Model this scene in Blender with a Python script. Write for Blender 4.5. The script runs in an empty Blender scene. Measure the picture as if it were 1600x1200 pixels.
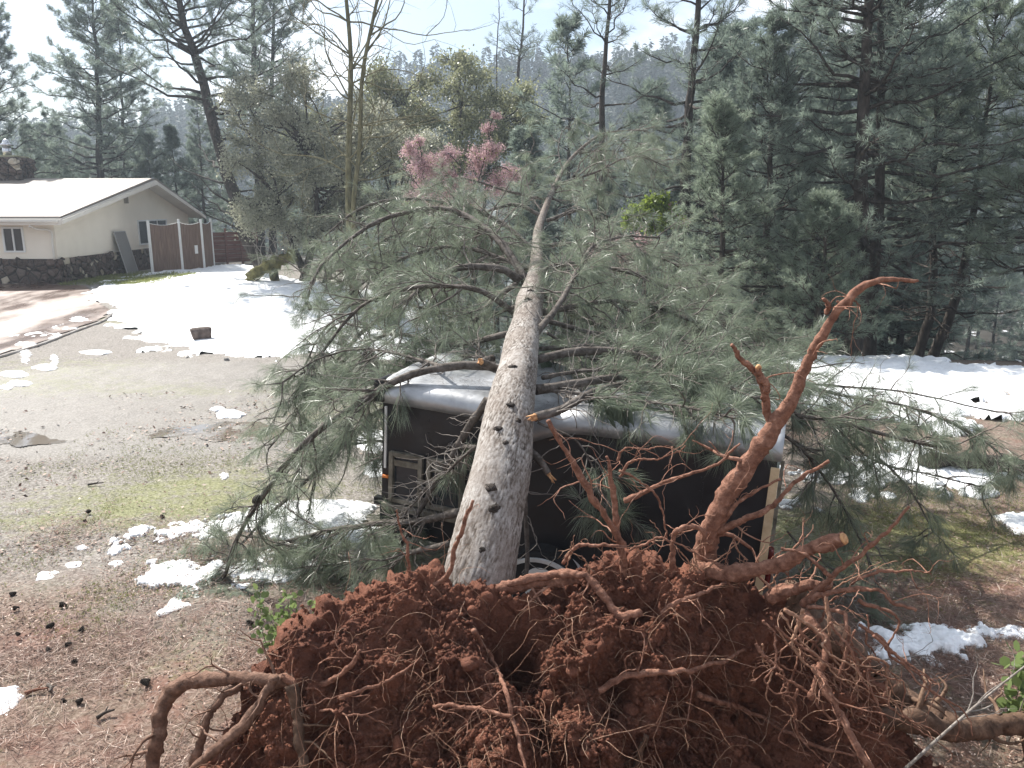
import bpy, bmesh, math, random
import numpy as np
from mathutils import Vector, Matrix
sc = bpy.context.scene
COL = sc.collection
R = math.radians
rng = np.random.default_rng(7)

# ------------------------------------------------------------------ camera, sky, sun, exposure
CH, F = 3.7, 1244.0                       # eye height, focal length in photo pixels (1600 wide)
PITCH = math.atan((600 - 320) / F)
cam = bpy.data.cameras.new('camera'); cam.sensor_width = 36; cam.lens = F / 1600 * 36
cam.clip_start = 0.05; cam.clip_end = 3000
camo = bpy.data.objects.new('camera', cam); COL.objects.link(camo)
camo.location = (0, 0, CH); camo.rotation_euler = (math.pi / 2 - PITCH, 0, 0)
sc.camera = camo
SUN_AZ, SUN_EL = R(-42), R(46)            # azimuth from +Y (negative: left), elevation
sdir = Vector((math.sin(SUN_AZ) * math.cos(SUN_EL), math.cos(SUN_AZ) * math.cos(SUN_EL), math.sin(SUN_EL)))
sun = bpy.data.lights.new('sun', 'SUN'); sun.energy = 5.0; sun.angle = R(0.5); sun.color = (1, .955, .88)
suno = bpy.data.objects.new('sun', sun); COL.objects.link(suno)
suno.rotation_euler = (-sdir).to_track_quat('-Z', 'Y').to_euler()
w = bpy.data.worlds.new('World'); sc.world = w; w.use_nodes = True
nt = w.node_tree; nt.nodes.clear()
def wn(t, **k):
    n = nt.nodes.new(t)
    for a, b in k.items(): setattr(n, a, b)
    return n
sky = wn('ShaderNodeTexSky', sky_type='NISHITA', sun_disc=False)
sky.sun_elevation = SUN_EL; sky.sun_rotation = SUN_AZ; sky.air_density = 1.0; sky.dust_density = 1.2
tc = wn('ShaderNodeTexCoord')
mp = wn('ShaderNodeMapping'); mp.inputs['Scale'].default_value = (1.0, 1.0, 2.0); mp.inputs['Location'].default_value = (11.52, 5.75, .2); mp.inputs['Rotation'].default_value = (0, 0, R(6))
cn = wn('ShaderNodeTexNoise'); cn.inputs['Scale'].default_value = 4.0; cn.inputs['Detail'].default_value = 7; cn.inputs['Roughness'].default_value = .52
cr = wn('ShaderNodeValToRGB'); cr.color_ramp.elements[0].position = .45; cr.color_ramp.elements[1].position = .61
mx = wn('ShaderNodeMix', data_type='RGBA')
L = nt.links.new
L(tc.outputs['Generated'], mp.inputs[0]); L(mp.outputs[0], cn.inputs['Vector']); L(cn.outputs[0], cr.inputs[0])
L(cr.outputs[0], mx.inputs[0]); L(sky.outputs[0], mx.inputs[6]); mx.inputs[7].default_value = (10.5, 10.6, 10.9, 1)
bg = wn('ShaderNodeBackground'); bg.inputs[1].default_value = .068
wo = wn('ShaderNodeOutputWorld'); L(mx.outputs[2], bg.inputs[0]); L(bg.outputs[0], wo.inputs[0])
sc.view_settings.view_transform = 'Standard'; sc.view_settings.look = 'None'
sc.view_settings.exposure = 1.12; sc.view_settings.gamma = 1
sc.cycles.max_bounces = 7; sc.cycles.diffuse_bounces = 3; sc.cycles.glossy_bounces = 3
sc.cycles.transmission_bounces = 4; sc.cycles.volume_bounces = 0; sc.cycles.transparent_max_bounces = 8
sc.cycles.use_denoising = True; sc.cycles.denoiser = 'OPENIMAGEDENOISE'; sc.cycles.denoising_prefilter = 'ACCURATE'; sc.cycles.denoising_input_passes = 'RGB_ALBEDO_NORMAL'
sc.cycles.sample_clamp_indirect = 6

# ------------------------------------------------------------------ photo pixel -> place
CP, SP = math.cos(PITCH), math.sin(PITCH)
def ray(px, py):
    u = (px - 800) / F; v = (600 - py) / F
    return np.array([u, CP + v * SP, -SP + v * CP])
def P(px, py, d):
    r = ray(px, py); return np.array([0, 0, CH]) + r * (d / r[1])
def PZ(px, py, z):
    r = ray(px, py); return np.array([0, 0, CH]) + r * ((z - CH) / r[2])
def sstep(a, b, x):
    t = np.clip((np.asarray(x, float) - a) / (b - a), 0, 1); return t * t * (3 - 2 * t)

# ------------------------------------------------------------------ noise
def _hash(ix, iy, iz, s):
    h = (ix * 374761393 + iy * 668265263 + iz * 2147483647 + s * 1274126177) & 0xFFFFFFFF
    h = ((h ^ (h >> 13)) * 1274126177) & 0xFFFFFFFF
    h = ((h ^ (h >> 16)) * 2246822519) & 0xFFFFFFFF
    return ((h ^ (h >> 15)) & 0xFFFFFF) / float(0xFFFFFF)
def vnoise(p, s=0):
    p = np.asarray(p, float); i = np.floor(p).astype(np.int64); f = p - i; f = f * f * (3 - 2 * f)
    out = 0
    for a in (0, 1):
        for b in (0, 1):
            for c in (0, 1):
                wgt = (f[..., 0] if a else 1 - f[..., 0]) * (f[..., 1] if b else 1 - f[..., 1]) * (f[..., 2] if c else 1 - f[..., 2])
                out = out + wgt * _hash(i[..., 0] + a, i[..., 1] + b, i[..., 2] + c, s)
    return out * 2 - 1
def fbm(p, octv=4, s=0, gain=.5):
    p = np.asarray(p, float); o = 0; a = 1
    for k in range(octv):
        o = o + a * vnoise(p * 2.03 ** k + 17.3 * k, s + k); a *= gain
    return o
def fbm2(x, y, octv=4, s=0, gain=.5):
    x, y = np.broadcast_arrays(np.asarray(x, float), np.asarray(y, float))
    return fbm(np.stack([x, y, np.zeros_like(x) + .37], -1), octv, s, gain)

# ------------------------------------------------------------------ terrain
def gh(x, y):
    x = np.asarray(x, float); y = np.asarray(y, float)
    z = 1.9 * sstep(4.3, .6, y)
    z = z + .4 * sstep(20, 32, y) * sstep(-5, -14, x)
    z = z - sstep(-9, 3, x) * np.clip(np.log1p(np.exp(np.clip((y - 20.5) / 1.2, -30, 30))) * 1.2 * .34, 0, 22)
    z = z - sstep(3, -9, x) * np.clip((y - 56) * .16, 0, 16)
    z = z - .55 * np.exp(-((x - 1.95) / .5) ** 2 - ((y - 4.4) / .33) ** 2)
    z = z + .05 * fbm2(x * .35, y * .35, 3, 5)
    return z
def G(px, py, up=0.0):
    z = 0.0
    for _ in range(12):
        p = PZ(px, py, min(z, CH - .3)); z = .5 * z + .5 * float(gh(p[0], p[1]))
    p[2] = float(gh(p[0], p[1])) + up
    return p

# ------------------------------------------------------------------ mesh helpers
def link(o, parent=None):
    COL.objects.link(o)
    if parent is not None: o.parent = parent
    return o
def tag(o, label=None, cat=None, group=None, kind=None):
    if label: o['label'] = label
    if cat: o['category'] = cat
    if group: o['group'] = group
    if kind: o['kind'] = kind
    return o
def mesh_obj(name, V, faces, mat=None, parent=None, smooth=False, attr=None):
    """V (n,3); faces: (m,3)/(m,4) array or a list of such arrays."""
    V = np.ascontiguousarray(V, np.float32)
    fl = faces if isinstance(faces, list) else [faces]
    fl = [np.asarray(f, np.int32) for f in fl if len(f)]
    idx = np.concatenate([f.ravel() for f in fl]); tot = np.concatenate([np.full(len(f), f.shape[1], np.int32) for f in fl])
    me = bpy.data.meshes.new(name)
    me.vertices.add(len(V)); me.vertices.foreach_set('co', V.ravel())
    me.loops.add(len(idx)); me.loops.foreach_set('vertex_index', idx)
    me.polygons.add(len(tot)); me.polygons.foreach_set('loop_start', np.concatenate([[0], np.cumsum(tot)[:-1]]).astype(np.int32))
    me.polygons.foreach_set('loop_total', tot)
    if smooth: me.polygons.foreach_set('use_smooth', np.ones(len(tot), bool))
    for k, v in (attr or {}).items():
        me.attributes.new(k, 'FLOAT', 'POINT').data.foreach_set('value', np.ascontiguousarray(v, np.float32))
    me.update(calc_edges=True)
    if mat: me.materials.append(mat)
    return link(bpy.data.objects.new(name, me), parent)
def empty(name, loc=(0, 0, 0), rot=(0, 0, 0)):
    o = bpy.data.objects.new(name, None); o.location = loc; o.rotation_euler = rot; o.empty_display_size = .2
    return link(o)
def bm_obj(name, bm, mat, parent=None, smooth=False):
    me = bpy.data.meshes.new(name); bm.to_mesh(me); bm.free()
    if smooth: me.polygons.foreach_set('use_smooth', np.ones(len(me.polygons), bool))
    me.materials.append(mat); me.update()
    return link(bpy.data.objects.new(name, me), parent)
def add_box(bm, c, s, rot=None, bev=0.0):
    r = bmesh.ops.create_cube(bm, size=1.0); vs = r['verts']
    m = Matrix.Translation(Vector(c)) @ (rot.to_4x4() if rot else Matrix.Identity(4)) @ Matrix.Diagonal((*s, 1))
    bmesh.ops.transform(bm, matrix=m, verts=vs)
    if bev:
        es = list({e for v in vs for e in v.link_edges})
        bmesh.ops.bevel(bm, geom=es, offset=bev, segments=2, affect='EDGES', profile=.5)
def box_obj(name, c, s, mat, parent=None, rot=None, bev=0.0):
    bm = bmesh.new(); add_box(bm, c, s, rot, bev); return bm_obj(name, bm, mat, parent)
def nrm(v): return v / np.maximum(np.linalg.norm(v, axis=-1, keepdims=True), 1e-9)
def tubes(paths, radii, sides=5, cap=True):
    """paths (N,K,3), radii (N,K) -> V, [faces]"""
    paths = np.asarray(paths, float); radii = np.asarray(radii, float)
    N, K, _ = paths.shape
    T = np.empty_like(paths); T[:, 1:-1] = paths[:, 2:] - paths[:, :-2]; T[:, 0] = paths[:, 1] - paths[:, 0]; T[:, -1] = paths[:, -1] - paths[:, -2]
    T = nrm(T)
    ref = np.where(np.abs(T[:, 0, 2:3]) > .8, [[1., 0, 0]], [[0, 0, 1.]])
    U = np.empty_like(T); U[:, 0] = nrm(np.cross(T[:, 0], ref))
    for k in range(1, K):
        u = U[:, k - 1]; U[:, k] = nrm(u - T[:, k] * (u * T[:, k]).sum(-1, keepdims=True))
    W = np.cross(T, U)
    a = np.arange(sides) / sides * 2 * math.pi
    V = paths[:, :, None] + radii[:, :, None, None] * (np.cos(a)[None, None, :, None] * U[:, :, None] + np.sin(a)[None, None, :, None] * W[:, :, None])
    V = V.reshape(-1, 3)
    n = np.arange(N)[:, None, None] * K * sides; k = np.arange(K - 1)[None, :, None] * sides; s = np.arange(sides)[None, None, :]
    s2 = (s + 1) % sides
    q = np.stack([n + k + s, n + k + s2, n + k + sides + s2, n + k + sides + s], -1).reshape(-1, 4)
    fs = [q]
    if cap:
        b = (np.arange(N)[:, None] * K * sides + (K - 1) * sides)
        fs.append(b + np.arange(sides)[None]) ; fs.append((np.arange(N)[:, None] * K * sides) + np.arange(sides)[::-1][None])
    return V, fs
class Mesh:
    def __init__(s): s.V = []; s.F = []; s.A = []; s.n = 0
    def add(s, V, fs, tone=None):
        for f in (fs if isinstance(fs, list) else [fs]): s.F.append(np.asarray(f) + s.n)
        s.V.append(V); s.n += len(V)
        s.A.append(np.full(len(V), .5) if tone is None else (np.full(len(V), tone) if np.isscalar(tone) else tone))
    def tube(s, pts, rad, sides=6, tone=None):
        V, f = tubes(np.asarray(pts)[None], np.asarray(rad)[None], sides); s.add(V, f, tone)
    def build(s, name, mat, parent=None, smooth=True):
        return mesh_obj(name, np.concatenate(s.V), s.F, mat, parent, smooth, {'tone': np.concatenate(s.A)})
def spline(pts, n):
    """Catmull-Rom resample of (K,C) control points to n points"""
    p = np.asarray(pts, float); K = len(p)
    e = np.concatenate([[2 * p[0] - p[1]], p, [2 * p[-1] - p[-2]]])
    d = np.concatenate([[0], np.cumsum(np.linalg.norm(np.diff(p[:, :3], axis=0), axis=1))]); d /= d[-1]
    t = np.linspace(0, 1, n); i = np.clip(np.searchsorted(d, t, 'right') - 1, 0, K - 2); f = ((t - d[i]) / (d[i + 1] - d[i]))[:, None]
    p0, p1, p2, p3 = e[i], e[i + 1], e[i + 2], e[i + 3]
    return .5 * (2 * p1 + (p2 - p0) * f + (2 * p0 - 5 * p1 + 4 * p2 - p3) * f ** 2 + (3 * p1 - p0 - 3 * p2 + p3) * f ** 3)
def runit(n, r=None): return nrm((r or rng).normal(size=(n, 3)))

# ------------------------------------------------------------------ materials
def mat(name, base=(.5, .5, .5), rough=.6, spec=.3, metal=0.0):
    m = bpy.data.materials.new(name); m.use_nodes = True
    b = m.node_tree.nodes['Principled BSDF']
    b.inputs['Base Color'].default_value = (*base, 1); b.inputs['Roughness'].default_value = rough
    b.inputs['Specular IOR Level'].default_value = spec; b.inputs['Metallic'].default_value = metal
    return m
def N(m, t, **k):
    n = m.node_tree.nodes.new(t)
    for a, b in k.items():
        if a.startswith('i_'): n.inputs[a[2:].replace('_', ' ')].default_value = b
        else: setattr(n, a, b)
    return n
def lk(m, a, b): m.node_tree.links.new(a, b)
def pb(m): return m.node_tree.nodes['Principled BSDF']
def coord(m, scale=(1, 1, 1), rot=(0, 0, 0)):
    t = N(m, 'ShaderNodeTexCoord'); p = N(m, 'ShaderNodeMapping'); p.inputs['Scale'].default_value = scale; p.inputs['Rotation'].default_value = rot
    lk(m, t.outputs['Object'], p.inputs[0]); return p.outputs[0]
def ramp(m, fac, stops):
    r = N(m, 'ShaderNodeValToRGB'); e = r.color_ramp.elements
    while len(e) < len(stops): e.new(.5)
    for x, (p, c) in zip(e, stops): x.position = p; x.color = (*c, 1) if len(c) == 3 else c
    lk(m, fac, r.inputs[0]); return r.outputs[0]
def noise(m, vec, scale, detail=5, rough=.55):
    n = N(m, 'ShaderNodeTexNoise'); n.inputs['Scale'].default_value = scale; n.inputs['Detail'].default_value = detail; n.inputs['Roughness'].default_value = rough
    if vec is not None: lk(m, vec, n.inputs['Vector'])
    return n.outputs[0]
def mixc(m, fac, a, b, mode='MIX'):
    x = N(m, 'ShaderNodeMix', data_type='RGBA', blend_type=mode)
    for s, v in ((0, fac), (6, a), (7, b)):
        if isinstance(v, (int, float)): x.inputs[s].default_value = v
        elif isinstance(v, tuple): x.inputs[s].default_value = (*v, 1)
        else: lk(m, v, x.inputs[s])
    return x.outputs[2]
def math_(m, op, a, b=0.0):
    x = N(m, 'ShaderNodeMath', operation=op)
    for s, v in ((0, a), (1, b)):
        if isinstance(v, (int, float)): x.inputs[s].default_value = v
        else: lk(m, v, x.inputs[s])
    return x.outputs[0]
def attr(m, name):
    return N(m, 'ShaderNodeAttribute', attribute_name=name).outputs['Fac']
def bump(m, h, strength=.5, dist=.02):
    b = N(m, 'ShaderNodeBump'); b.inputs['Strength'].default_value = strength; b.inputs['Distance'].default_value = dist
    lk(m, h, b.inputs['Height']); lk(m, b.outputs[0], pb(m).inputs['Normal'])
def noisy(name, stops, scale=3, rough=.8, spec=.2, bstr=.4, bscale=None, bdist=.02, sc3=(1, 1, 1), detail=6):
    m = mat(name, rough=rough, spec=spec); v = coord(m, sc3)
    n = noise(m, v, scale, detail); lk(m, ramp(m, n, stops), pb(m).inputs['Base Color'])
    if bstr: bump(m, noise(m, v, bscale or scale * 3, 6), bstr, bdist)
    return m
def foliage(name, dark, light, trans=.35, rough=.45, spec=.35, scale=.6, tcol=None):
    m = mat(name, rough=rough, spec=spec); v = coord(m)
    f = math_(m, 'ADD', math_(m, 'MULTIPLY', noise(m, v, scale, 3), .5), math_(m, 'MULTIPLY', attr(m, 'tone'), .5))
    c = ramp(m, f, [(.25, dark), (.72, light)])
    lk(m, c, pb(m).inputs['Base Color'])
    t = N(m, 'ShaderNodeBsdfTranslucent'); x = N(m, 'ShaderNodeMixShader'); x.inputs[0].default_value = trans
    lk(m, mixc(m, .5, c, tcol or light), t.inputs[0])
    out = m.node_tree.nodes['Material Output']
    lk(m, pb(m).outputs[0], x.inputs[1]); lk(m, t.outputs[0], x.inputs[2]); lk(m, x.outputs[0], out.inputs[0])
    return m
def barkmat(name, a, b, c, sc3=(1, 1, .3), scale=9):
    m = mat(name, rough=.85, spec=.2); v = coord(m, sc3)
    n = noise(m, v, scale, 7, .65); f = math_(m, 'ADD', math_(m, 'MULTIPLY', n, .75), math_(m, 'MULTIPLY', attr(m, 'tone'), .25))
    lk(m, ramp(m, f, [(.35, a), (.52, b), (.68, c)]), pb(m).inputs['Base Color']); bump(m, n, .8, .03)
    return m

M_bark = barkmat('bark_dark', (.025, .021, .018), (.07, .058, .05), (.15, .13, .115))
M_moss = barkmat('bark_mossy', (.05, .045, .03), (.11, .10, .05), (.2, .18, .11))
M_pale = barkmat('bark_pale', (.06, .05, .042), (.15, .13, .115), (.27, .245, .22), (1, 1, 1), 14)
M_knot = barkmat('knot_bark', (.025, .02, .017), (.085, .07, .06), (.24, .21, .185), (1, 1, 1), 34)
M_twig = barkmat('bark_twig', (.11, .095, .08), (.22, .195, .17), (.36, .33, .30), (1, 1, 1), 20)
M_root = barkmat('root_bark', (.11, .05, .034), (.25, .125, .085), (.42, .25, .18), (1, 1, 1), 22)
M_rootd = barkmat('root_bark_dark', (.05, .03, .02), (.13, .08, .055), (.24, .16, .11), (1, 1, 1), 12)
M_roota = barkmat('root_bark_weathered', (.07, .04, .028), (.18, .105, .075), (.33, .21, .155), (1, 1, 1), 16)
M_fine = barkmat('root_fine', (.2, .1, .065), (.36, .21, .14), (.52, .36, .26), (1, 1, 1), 30)
M_wood = noisy('torn_wood', [(.3, (.36, .16, .07)), (.6, (.62, .36, .18)), (.8, (.75, .55, .34))], 25, .7)
M_needle = foliage('pine_needles', (.07, .095, .062), (.255, .30, .22), .5, .33, .6, 1.2)
M_needf = foliage('pine_needles_far', (.066, .09, .076), (.24, .295, .245), .58, .42, .45, .35)
M_needl = foliage('pine_needles_light', (.085, .12, .085), (.29, .345, .265), .58, .42, .45, .5)
M_leaf = foliage('oak_leaves', (.16, .165, .12), (.37, .375, .285), .5, .4, .45, .5)
M_olive = foliage('olive_leaves', (.12, .135, .07), (.31, .32, .19), .48, .42, .4, .5)
M_pink = foliage('pink_blossom', (.40, .23, .24), (.64, .46, .475), .5, .55, .2, 1.0)
M_lime = foliage('lime_leaves', (.10, .16, .025), (.27, .34, .07), .5, .4, .4, 1.0)
M_sap = foliage('sapling_leaves', (.10, .15, .055), (.22, .29, .11), .5, .4, .4, 2.0)

# ------------------------------------------------------------------ foliage geometry
def needles(pos, dirs, n, length, width, spread=.6, droop=.08, r=None, tones=None):
    r = r or rng; T = len(pos)
    p = np.repeat(pos, n, 0); d = nrm(np.repeat(dirs, n, 0) + spread * runit(T * n, r)); Ln = length * r.uniform(.65, 1.15, T * n)
    tip = p + d * Ln[:, None]; tip[:, 2] -= droop * Ln
    mid = p + d * (Ln * .55)[:, None]; mid[:, 2] -= droop * .2 * Ln
    side = nrm(np.cross(d, runit(T * n, r))) * (width * .5)
    V = np.stack([p, mid + side, tip, mid - side], 1).reshape(-1, 3)
    f = np.arange(T * n * 4, dtype=np.int32).reshape(-1, 4)
    t = np.repeat(tones if tones is not None else r.uniform(0, 1, T), n * 4)
    return V, f, t
def leaves(pos, size, r, up=.3, n=1):
    T = len(pos); d = nrm(runit(T, r) + [0, 0, -.15]); s = size * r.uniform(.6, 1.25, T)[:, None]
    side = nrm(np.cross(d, nrm(runit(T, r) + [0, 0, up]))) * s * .34
    V = np.stack([pos, pos + d * s * .5 + side, pos + d * s, pos + d * s * .5 - side], 1).reshape(-1, 3)
    return V, np.arange(T * 4, dtype=np.int32).reshape(-1, 4), np.repeat(r.uniform(0, 1, T), 4)

def pine(name, base, trunk, r0, label=None, cb=.25, nb=60, lmax=4.0, elo=-8, ehi=50, subs=9, tuf=5, nn=9, nlen=.24, nwid=.012,
         m_need=None, seed=1, dead=0, sag=.12, group=None, cat='tree', profile=.75, keep=None, taper=.9, bark=None):
    """trunk: list of local points from base to top. One thing: trunk (with limbs) and crown."""
    r = np.random.default_rng(seed)
    tp = spline(trunk, 22); tp[1:-1, :2] += r.normal(size=(20, 2)) * r0 * .12
    H = tp[-1, 2]; W = Mesh()
    tt = np.linspace(0, 1, 22); rad = r0 * ((1 - tt) ** taper * .96 + .04); rad[0] *= 1.35; rad[1] *= 1.08
    W.tube(tp, rad, 9, .3)
    u = np.sort(r.uniform(0, 1, nb) ** .9); t = cb + (1 - cb) * u * .985
    if dead:
        td = r.uniform(cb * .35, cb * 1.1, dead); t = np.concatenate([t, td]); u = np.concatenate([u, np.zeros(dead)])
    n = len(t); live = np.arange(n) < nb
    p0 = np.stack([np.interp(t, tt, tp[:, k]) for k in range(3)], -1)
    az = np.arange(n) * 2.39996 + r.normal(size=n) * .5
    Ln = lmax * ((1 - u) ** profile * .92 + .08) * r.uniform(.55, 1.12, n); Ln[~live] *= .6
    el = np.radians(elo + (ehi - elo) * u ** 1.2 + r.normal(size=n) * 9)
    d0 = np.stack([np.cos(az) * np.cos(el), np.sin(az) * np.cos(el), np.sin(el)], -1)
    K = 7; s = np.linspace(0, 1, K)
    B = p0[:, None] + d0[:, None] * (Ln[:, None] * s)[..., None]
    B[..., 2] += sag * Ln[:, None] * (s ** 2.2 * 1.6 - s * .5)
    B[:, 1:] += r.normal(size=(n, K - 1, 3)) * (Ln[:, None, None] * .022)
    br = np.interp(t, tt, rad) * .34 + .008
    br = np.minimum(br, Ln * .018 + .01)
    V, f = tubes(B, br[:, None] * (1 - .85 * s), 5); W.add(V, f, .2)
    # twigs
    bi = np.repeat(np.arange(n), subs); sj = r.uniform(.22, 1, len(bi)); sj[::subs] = 1
    fi = sj * (K - 1); i0 = np.minimum(fi.astype(int), K - 2); fr = (fi - i0)[:, None]
    q0 = B[bi, i0] * (1 - fr) + B[bi, i0 + 1] * fr; tg = nrm(B[bi, i0 + 1] - B[bi, i0])
    sd = nrm(np.cross(tg, [0, 0, 1.])) * r.choice([-1, 1], len(bi))[:, None]
    qd = nrm(tg * .65 + sd * r.uniform(.2, 1, len(bi))[:, None] + r.normal(size=(len(bi), 3)) * .3 + [0, 0, .12])
    ql = (Ln[bi] * (.34 * (1.05 - sj)) + .28) * r.uniform(.6, 1.2, len(bi))
    s4 = np.linspace(0, 1, 4); Q = q0[:, None] + qd[:, None] * (ql[:, None] * s4)[..., None]
    Q[..., 2] += .12 * ql[:, None] * (s4 ** 2)
    Q[:, 1:] += r.normal(size=(len(bi), 3, 3)) * (ql[:, None, None] * .05)
    V, f = tubes(Q, np.full((len(bi), 1), .011) * (1.15 - s4) + .002, 3, False); W.add(V, f, .5)
    root = empty(name, base); tag(root, label, cat, group)
    W.build('trunk', bark or M_bark, root)
    # needle tufts
    lv = live[bi]
    if keep is not None: lv = lv & keep(Q[:, -1], r)
    Q, ql = Q[lv], ql[lv]; m = len(Q)
    ft = np.linspace(.25, 1, tuf); fi = ft * 3; i0 = np.minimum(fi.astype(int), 2); fr = (fi - i0)[None, :, None]
    pos = Q[:, i0] * (1 - fr) + Q[:, i0 + 1] * fr; dr = nrm(Q[:, i0 + 1] - Q[:, i0])
    tone = np.clip(np.repeat(r.uniform(0, 1, m), tuf) + r.normal(size=m * tuf) * .15, 0, 1)
    V, f, tn = needles(pos.reshape(-1, 3), nrm(dr.reshape(-1, 3) + [0, 0, .15]), nn, nlen, nwid, .85, .12, r, tone)
    mesh_obj('crown', V, f, m_need or M_needf, root, False, {'tone': tn})
    return root
def copy_tree(o, loc, rz=0, s=1.0):
    c = o.copy(); COL.objects.link(c); c.location = loc; c.rotation_euler = (0, 0, rz); c.scale = (s, s, s)
    for ch in o.children:
        d = ch.copy(); COL.objects.link(d); d.parent = c
    return c
def broadleaf(name, base, clumps, stems, label, m_leaf, seed, nleaf=9000, lsize=.11, bark=None, cat='tree', r0=.12, twigs=7, spread=.5,
              second=None, group=None):
    """clumps: (n,4) local centres+radius; leaves fill each clump's volume on twigs."""
    r = np.random.default_rng(seed); W = Mesh(); clumps = np.asarray(clumps, float)
    root = empty(name, base); tag(root, label, cat, group)
    for st in stems:
        W.tube(spline(st, 10), r0 * np.linspace(1, .35, 10), 7, .3)
    tops = np.concatenate([spline(st, 12)[4:] for st in stems])
    pos = []; wts = clumps[:, 3] ** 2 / (clumps[:, 3] ** 2).sum()
    for (cx, cy, cz, cr), wt in zip(clumps, wts):
        c = np.array([cx, cy, cz]); a = tops[np.argmin(np.linalg.norm(tops - c, axis=1) + r.uniform(0, .6, len(tops)))]
        mid = (a + c) / 2 + r.normal(size=3) * .15 * np.linalg.norm(c - a) + [0, 0, .1]
        W.tube(spline([a, mid, c], 6), np.linspace(r0 * .3, .02, 6), 5, .3)
        tips = c + runit(twigs, r) * cr * r.uniform(.7, 1.1, (twigs, 1)) * [1, 1, .85]
        s4 = np.linspace(0, 1, 5)
        Q = c + (tips - c)[:, None] * s4[None, :, None] + r.normal(size=(twigs, 5, 3)) * cr * .06 * s4[None, :, None]
        V, f = tubes(Q, np.full((twigs, 1), .014) * (1.1 - s4) + .002, 3, False); W.add(V, f, .6)
        k = max(8, int(nleaf * wt)); ti = r.integers(0, twigs, k); ss = r.uniform(.25, 1.08, k)[:, None]
        pos.append(c + (tips[ti] - c) * ss + r.normal(size=(k, 3)) * cr * .2)
    W.build('trunk', bark or M_bark, root)
    pos = np.concatenate(pos)
    if second:
        sel = second[1](pos, r); V, f, t = leaves(pos[sel], lsize, r); mesh_obj('blossom', V, f, second[0], root, False, {'tone': t}); pos = pos[~sel]
    V, f, t = leaves(pos, lsize, r); mesh_obj('crown', V, f, m_leaf, root, False, {'tone': t})
    return root
def rec_branch(W, p, d, ln, rad, depth, r, up=.15, kids=3, wig=.12, sides=6, tone=.3):
    K = 7; pts = [p]; dd = d
    for k in range(K - 1):
        dd = nrm(dd + r.normal(size=3) * wig + np.array([0, 0, up * .25])); pts.append(pts[-1] + dd * ln / (K - 1))
    W.tube(pts, np.linspace(rad, rad * .5 if depth else rad * .25, K), sides, tone)
    if depth == 0: return
    for k in range(kids):
        i = int(r.integers(2, K)) if k else K - 1
        nd = nrm(nrm(np.asarray(pts[i]) - pts[i - 1]) + r.normal(size=3) * .55 + np.array([0, 0, up]))
        rec_branch(W, pts[i], nd, ln * r.uniform(.5, .8), rad * (.5 if k else .55), depth - 1, r, up, kids, wig * 1.2, max(3, sides - 1), tone)

# ================================================================== SETTING
# ground: one sheet, fine near the camera, reaching past the hills
gx = np.concatenate([-np.geomspace(14, 420, 40)[::-1], np.linspace(-13.9, 13.9, 320), np.geomspace(14, 420, 40)])
gy = np.concatenate([np.linspace(-30, 1.5, 14), np.linspace(1.7, 26, 300), np.geomspace(26.2, 430, 70)])
X, Y = np.meshgrid(gx, gy); Z = gh(X, Y)
near = sstep(30, 14, Y)
Z = Z + near * (.018 * fbm2(X * 3, Y * 3, 4, 11) + .008 * fbm2(X * 13, Y * 13, 3, 15))
Vg = np.stack([X, Y, Z], -1).reshape(-1, 3)
nx, ny = len(gx), len(gy)
ii = (np.arange(ny - 1)[:, None] * nx + np.arange(nx - 1)[None]).ravel()
Fg = np.stack([ii, ii + 1, ii + nx + 1, ii + nx], -1)
def blob(px, py, rx, ry):
    """soft patch on the ground, centred at the place seen at a photo pixel, radii in metres"""
    c = G(px, py); return np.exp(-(((X - c[0]) / rx) ** 2 + ((Y - c[1]) / ry) ** 2))
moss = np.clip(blob(190, 800, 2.2, .9) * .7 + blob(330, 760, 1.6, 1.1) * .8 + blob(120, 570, 2.5, 1.0) * .6 + blob(20, 600, 3, 1.2) * .8 + blob(560, 640, 2.5, 1.6) * .7
       + blob(330, 1010, .7, .5) * .6 + blob(1330, 830, 1.6, 1.0) * 1.1 + blob(1450, 860, 1.6, .8) * .8 + blob(300, 610, 2, .6) * .6 + blob(200, 500, 4, 1.2) * .7 + blob(1450, 1100, .6, .5) * .5
       + blob(180, 425, 6, 2.5) * 1.0, 0, 1)
wet = np.clip(blob(160, 610, 4.5, 3.0) * 1.2 + blob(100, 690, 3, .8) + blob(330, 680, 2.0, .8) + blob(250, 950, 1.0, .5) * .7 + blob(360, 990, .7, .5) * .9 + blob(380, 600, 3, 2), 0, 1)
leafy = np.clip(sstep(8.2, 6.4, Y) + sstep(3, 5, X) * .8, 0, 1)
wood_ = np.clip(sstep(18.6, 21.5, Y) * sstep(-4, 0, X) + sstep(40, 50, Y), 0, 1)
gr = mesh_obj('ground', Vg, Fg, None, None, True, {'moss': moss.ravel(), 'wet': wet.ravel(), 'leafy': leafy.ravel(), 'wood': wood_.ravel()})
tag(gr, kind='structure')
m = mat('ground', rough=.9, spec=.3); v = coord(m)
n1 = noise(m, v, 2.2, 8, .65); n2 = noise(m, v, 28, 6, .7); n3 = noise(m, v, 110, 3, .6)
nh = noise(m, v, .9, 6, .7)
brown = ramp(m, n2, [(.30, (.075, .042, .033)), (.5, (.175, .112, .09)), (.70, (.31, .235, .195))])
brown = mixc(m, ramp(m, nh, [(.40, (0, 0, 0)), (.62, (.75, .75, .75))]), brown, ramp(m, n2, [(.3, (.08, .075, .045)), (.5, (.17, .15, .105)), (.7, (.30, .27, .21))]))
brown = mixc(m, ramp(m, noise(m, v, 3.1, 6, .7), [(.48, (0, 0, 0)), (.66, (.6, .6, .6))]), brown, (.21, .10, .075))
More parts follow.
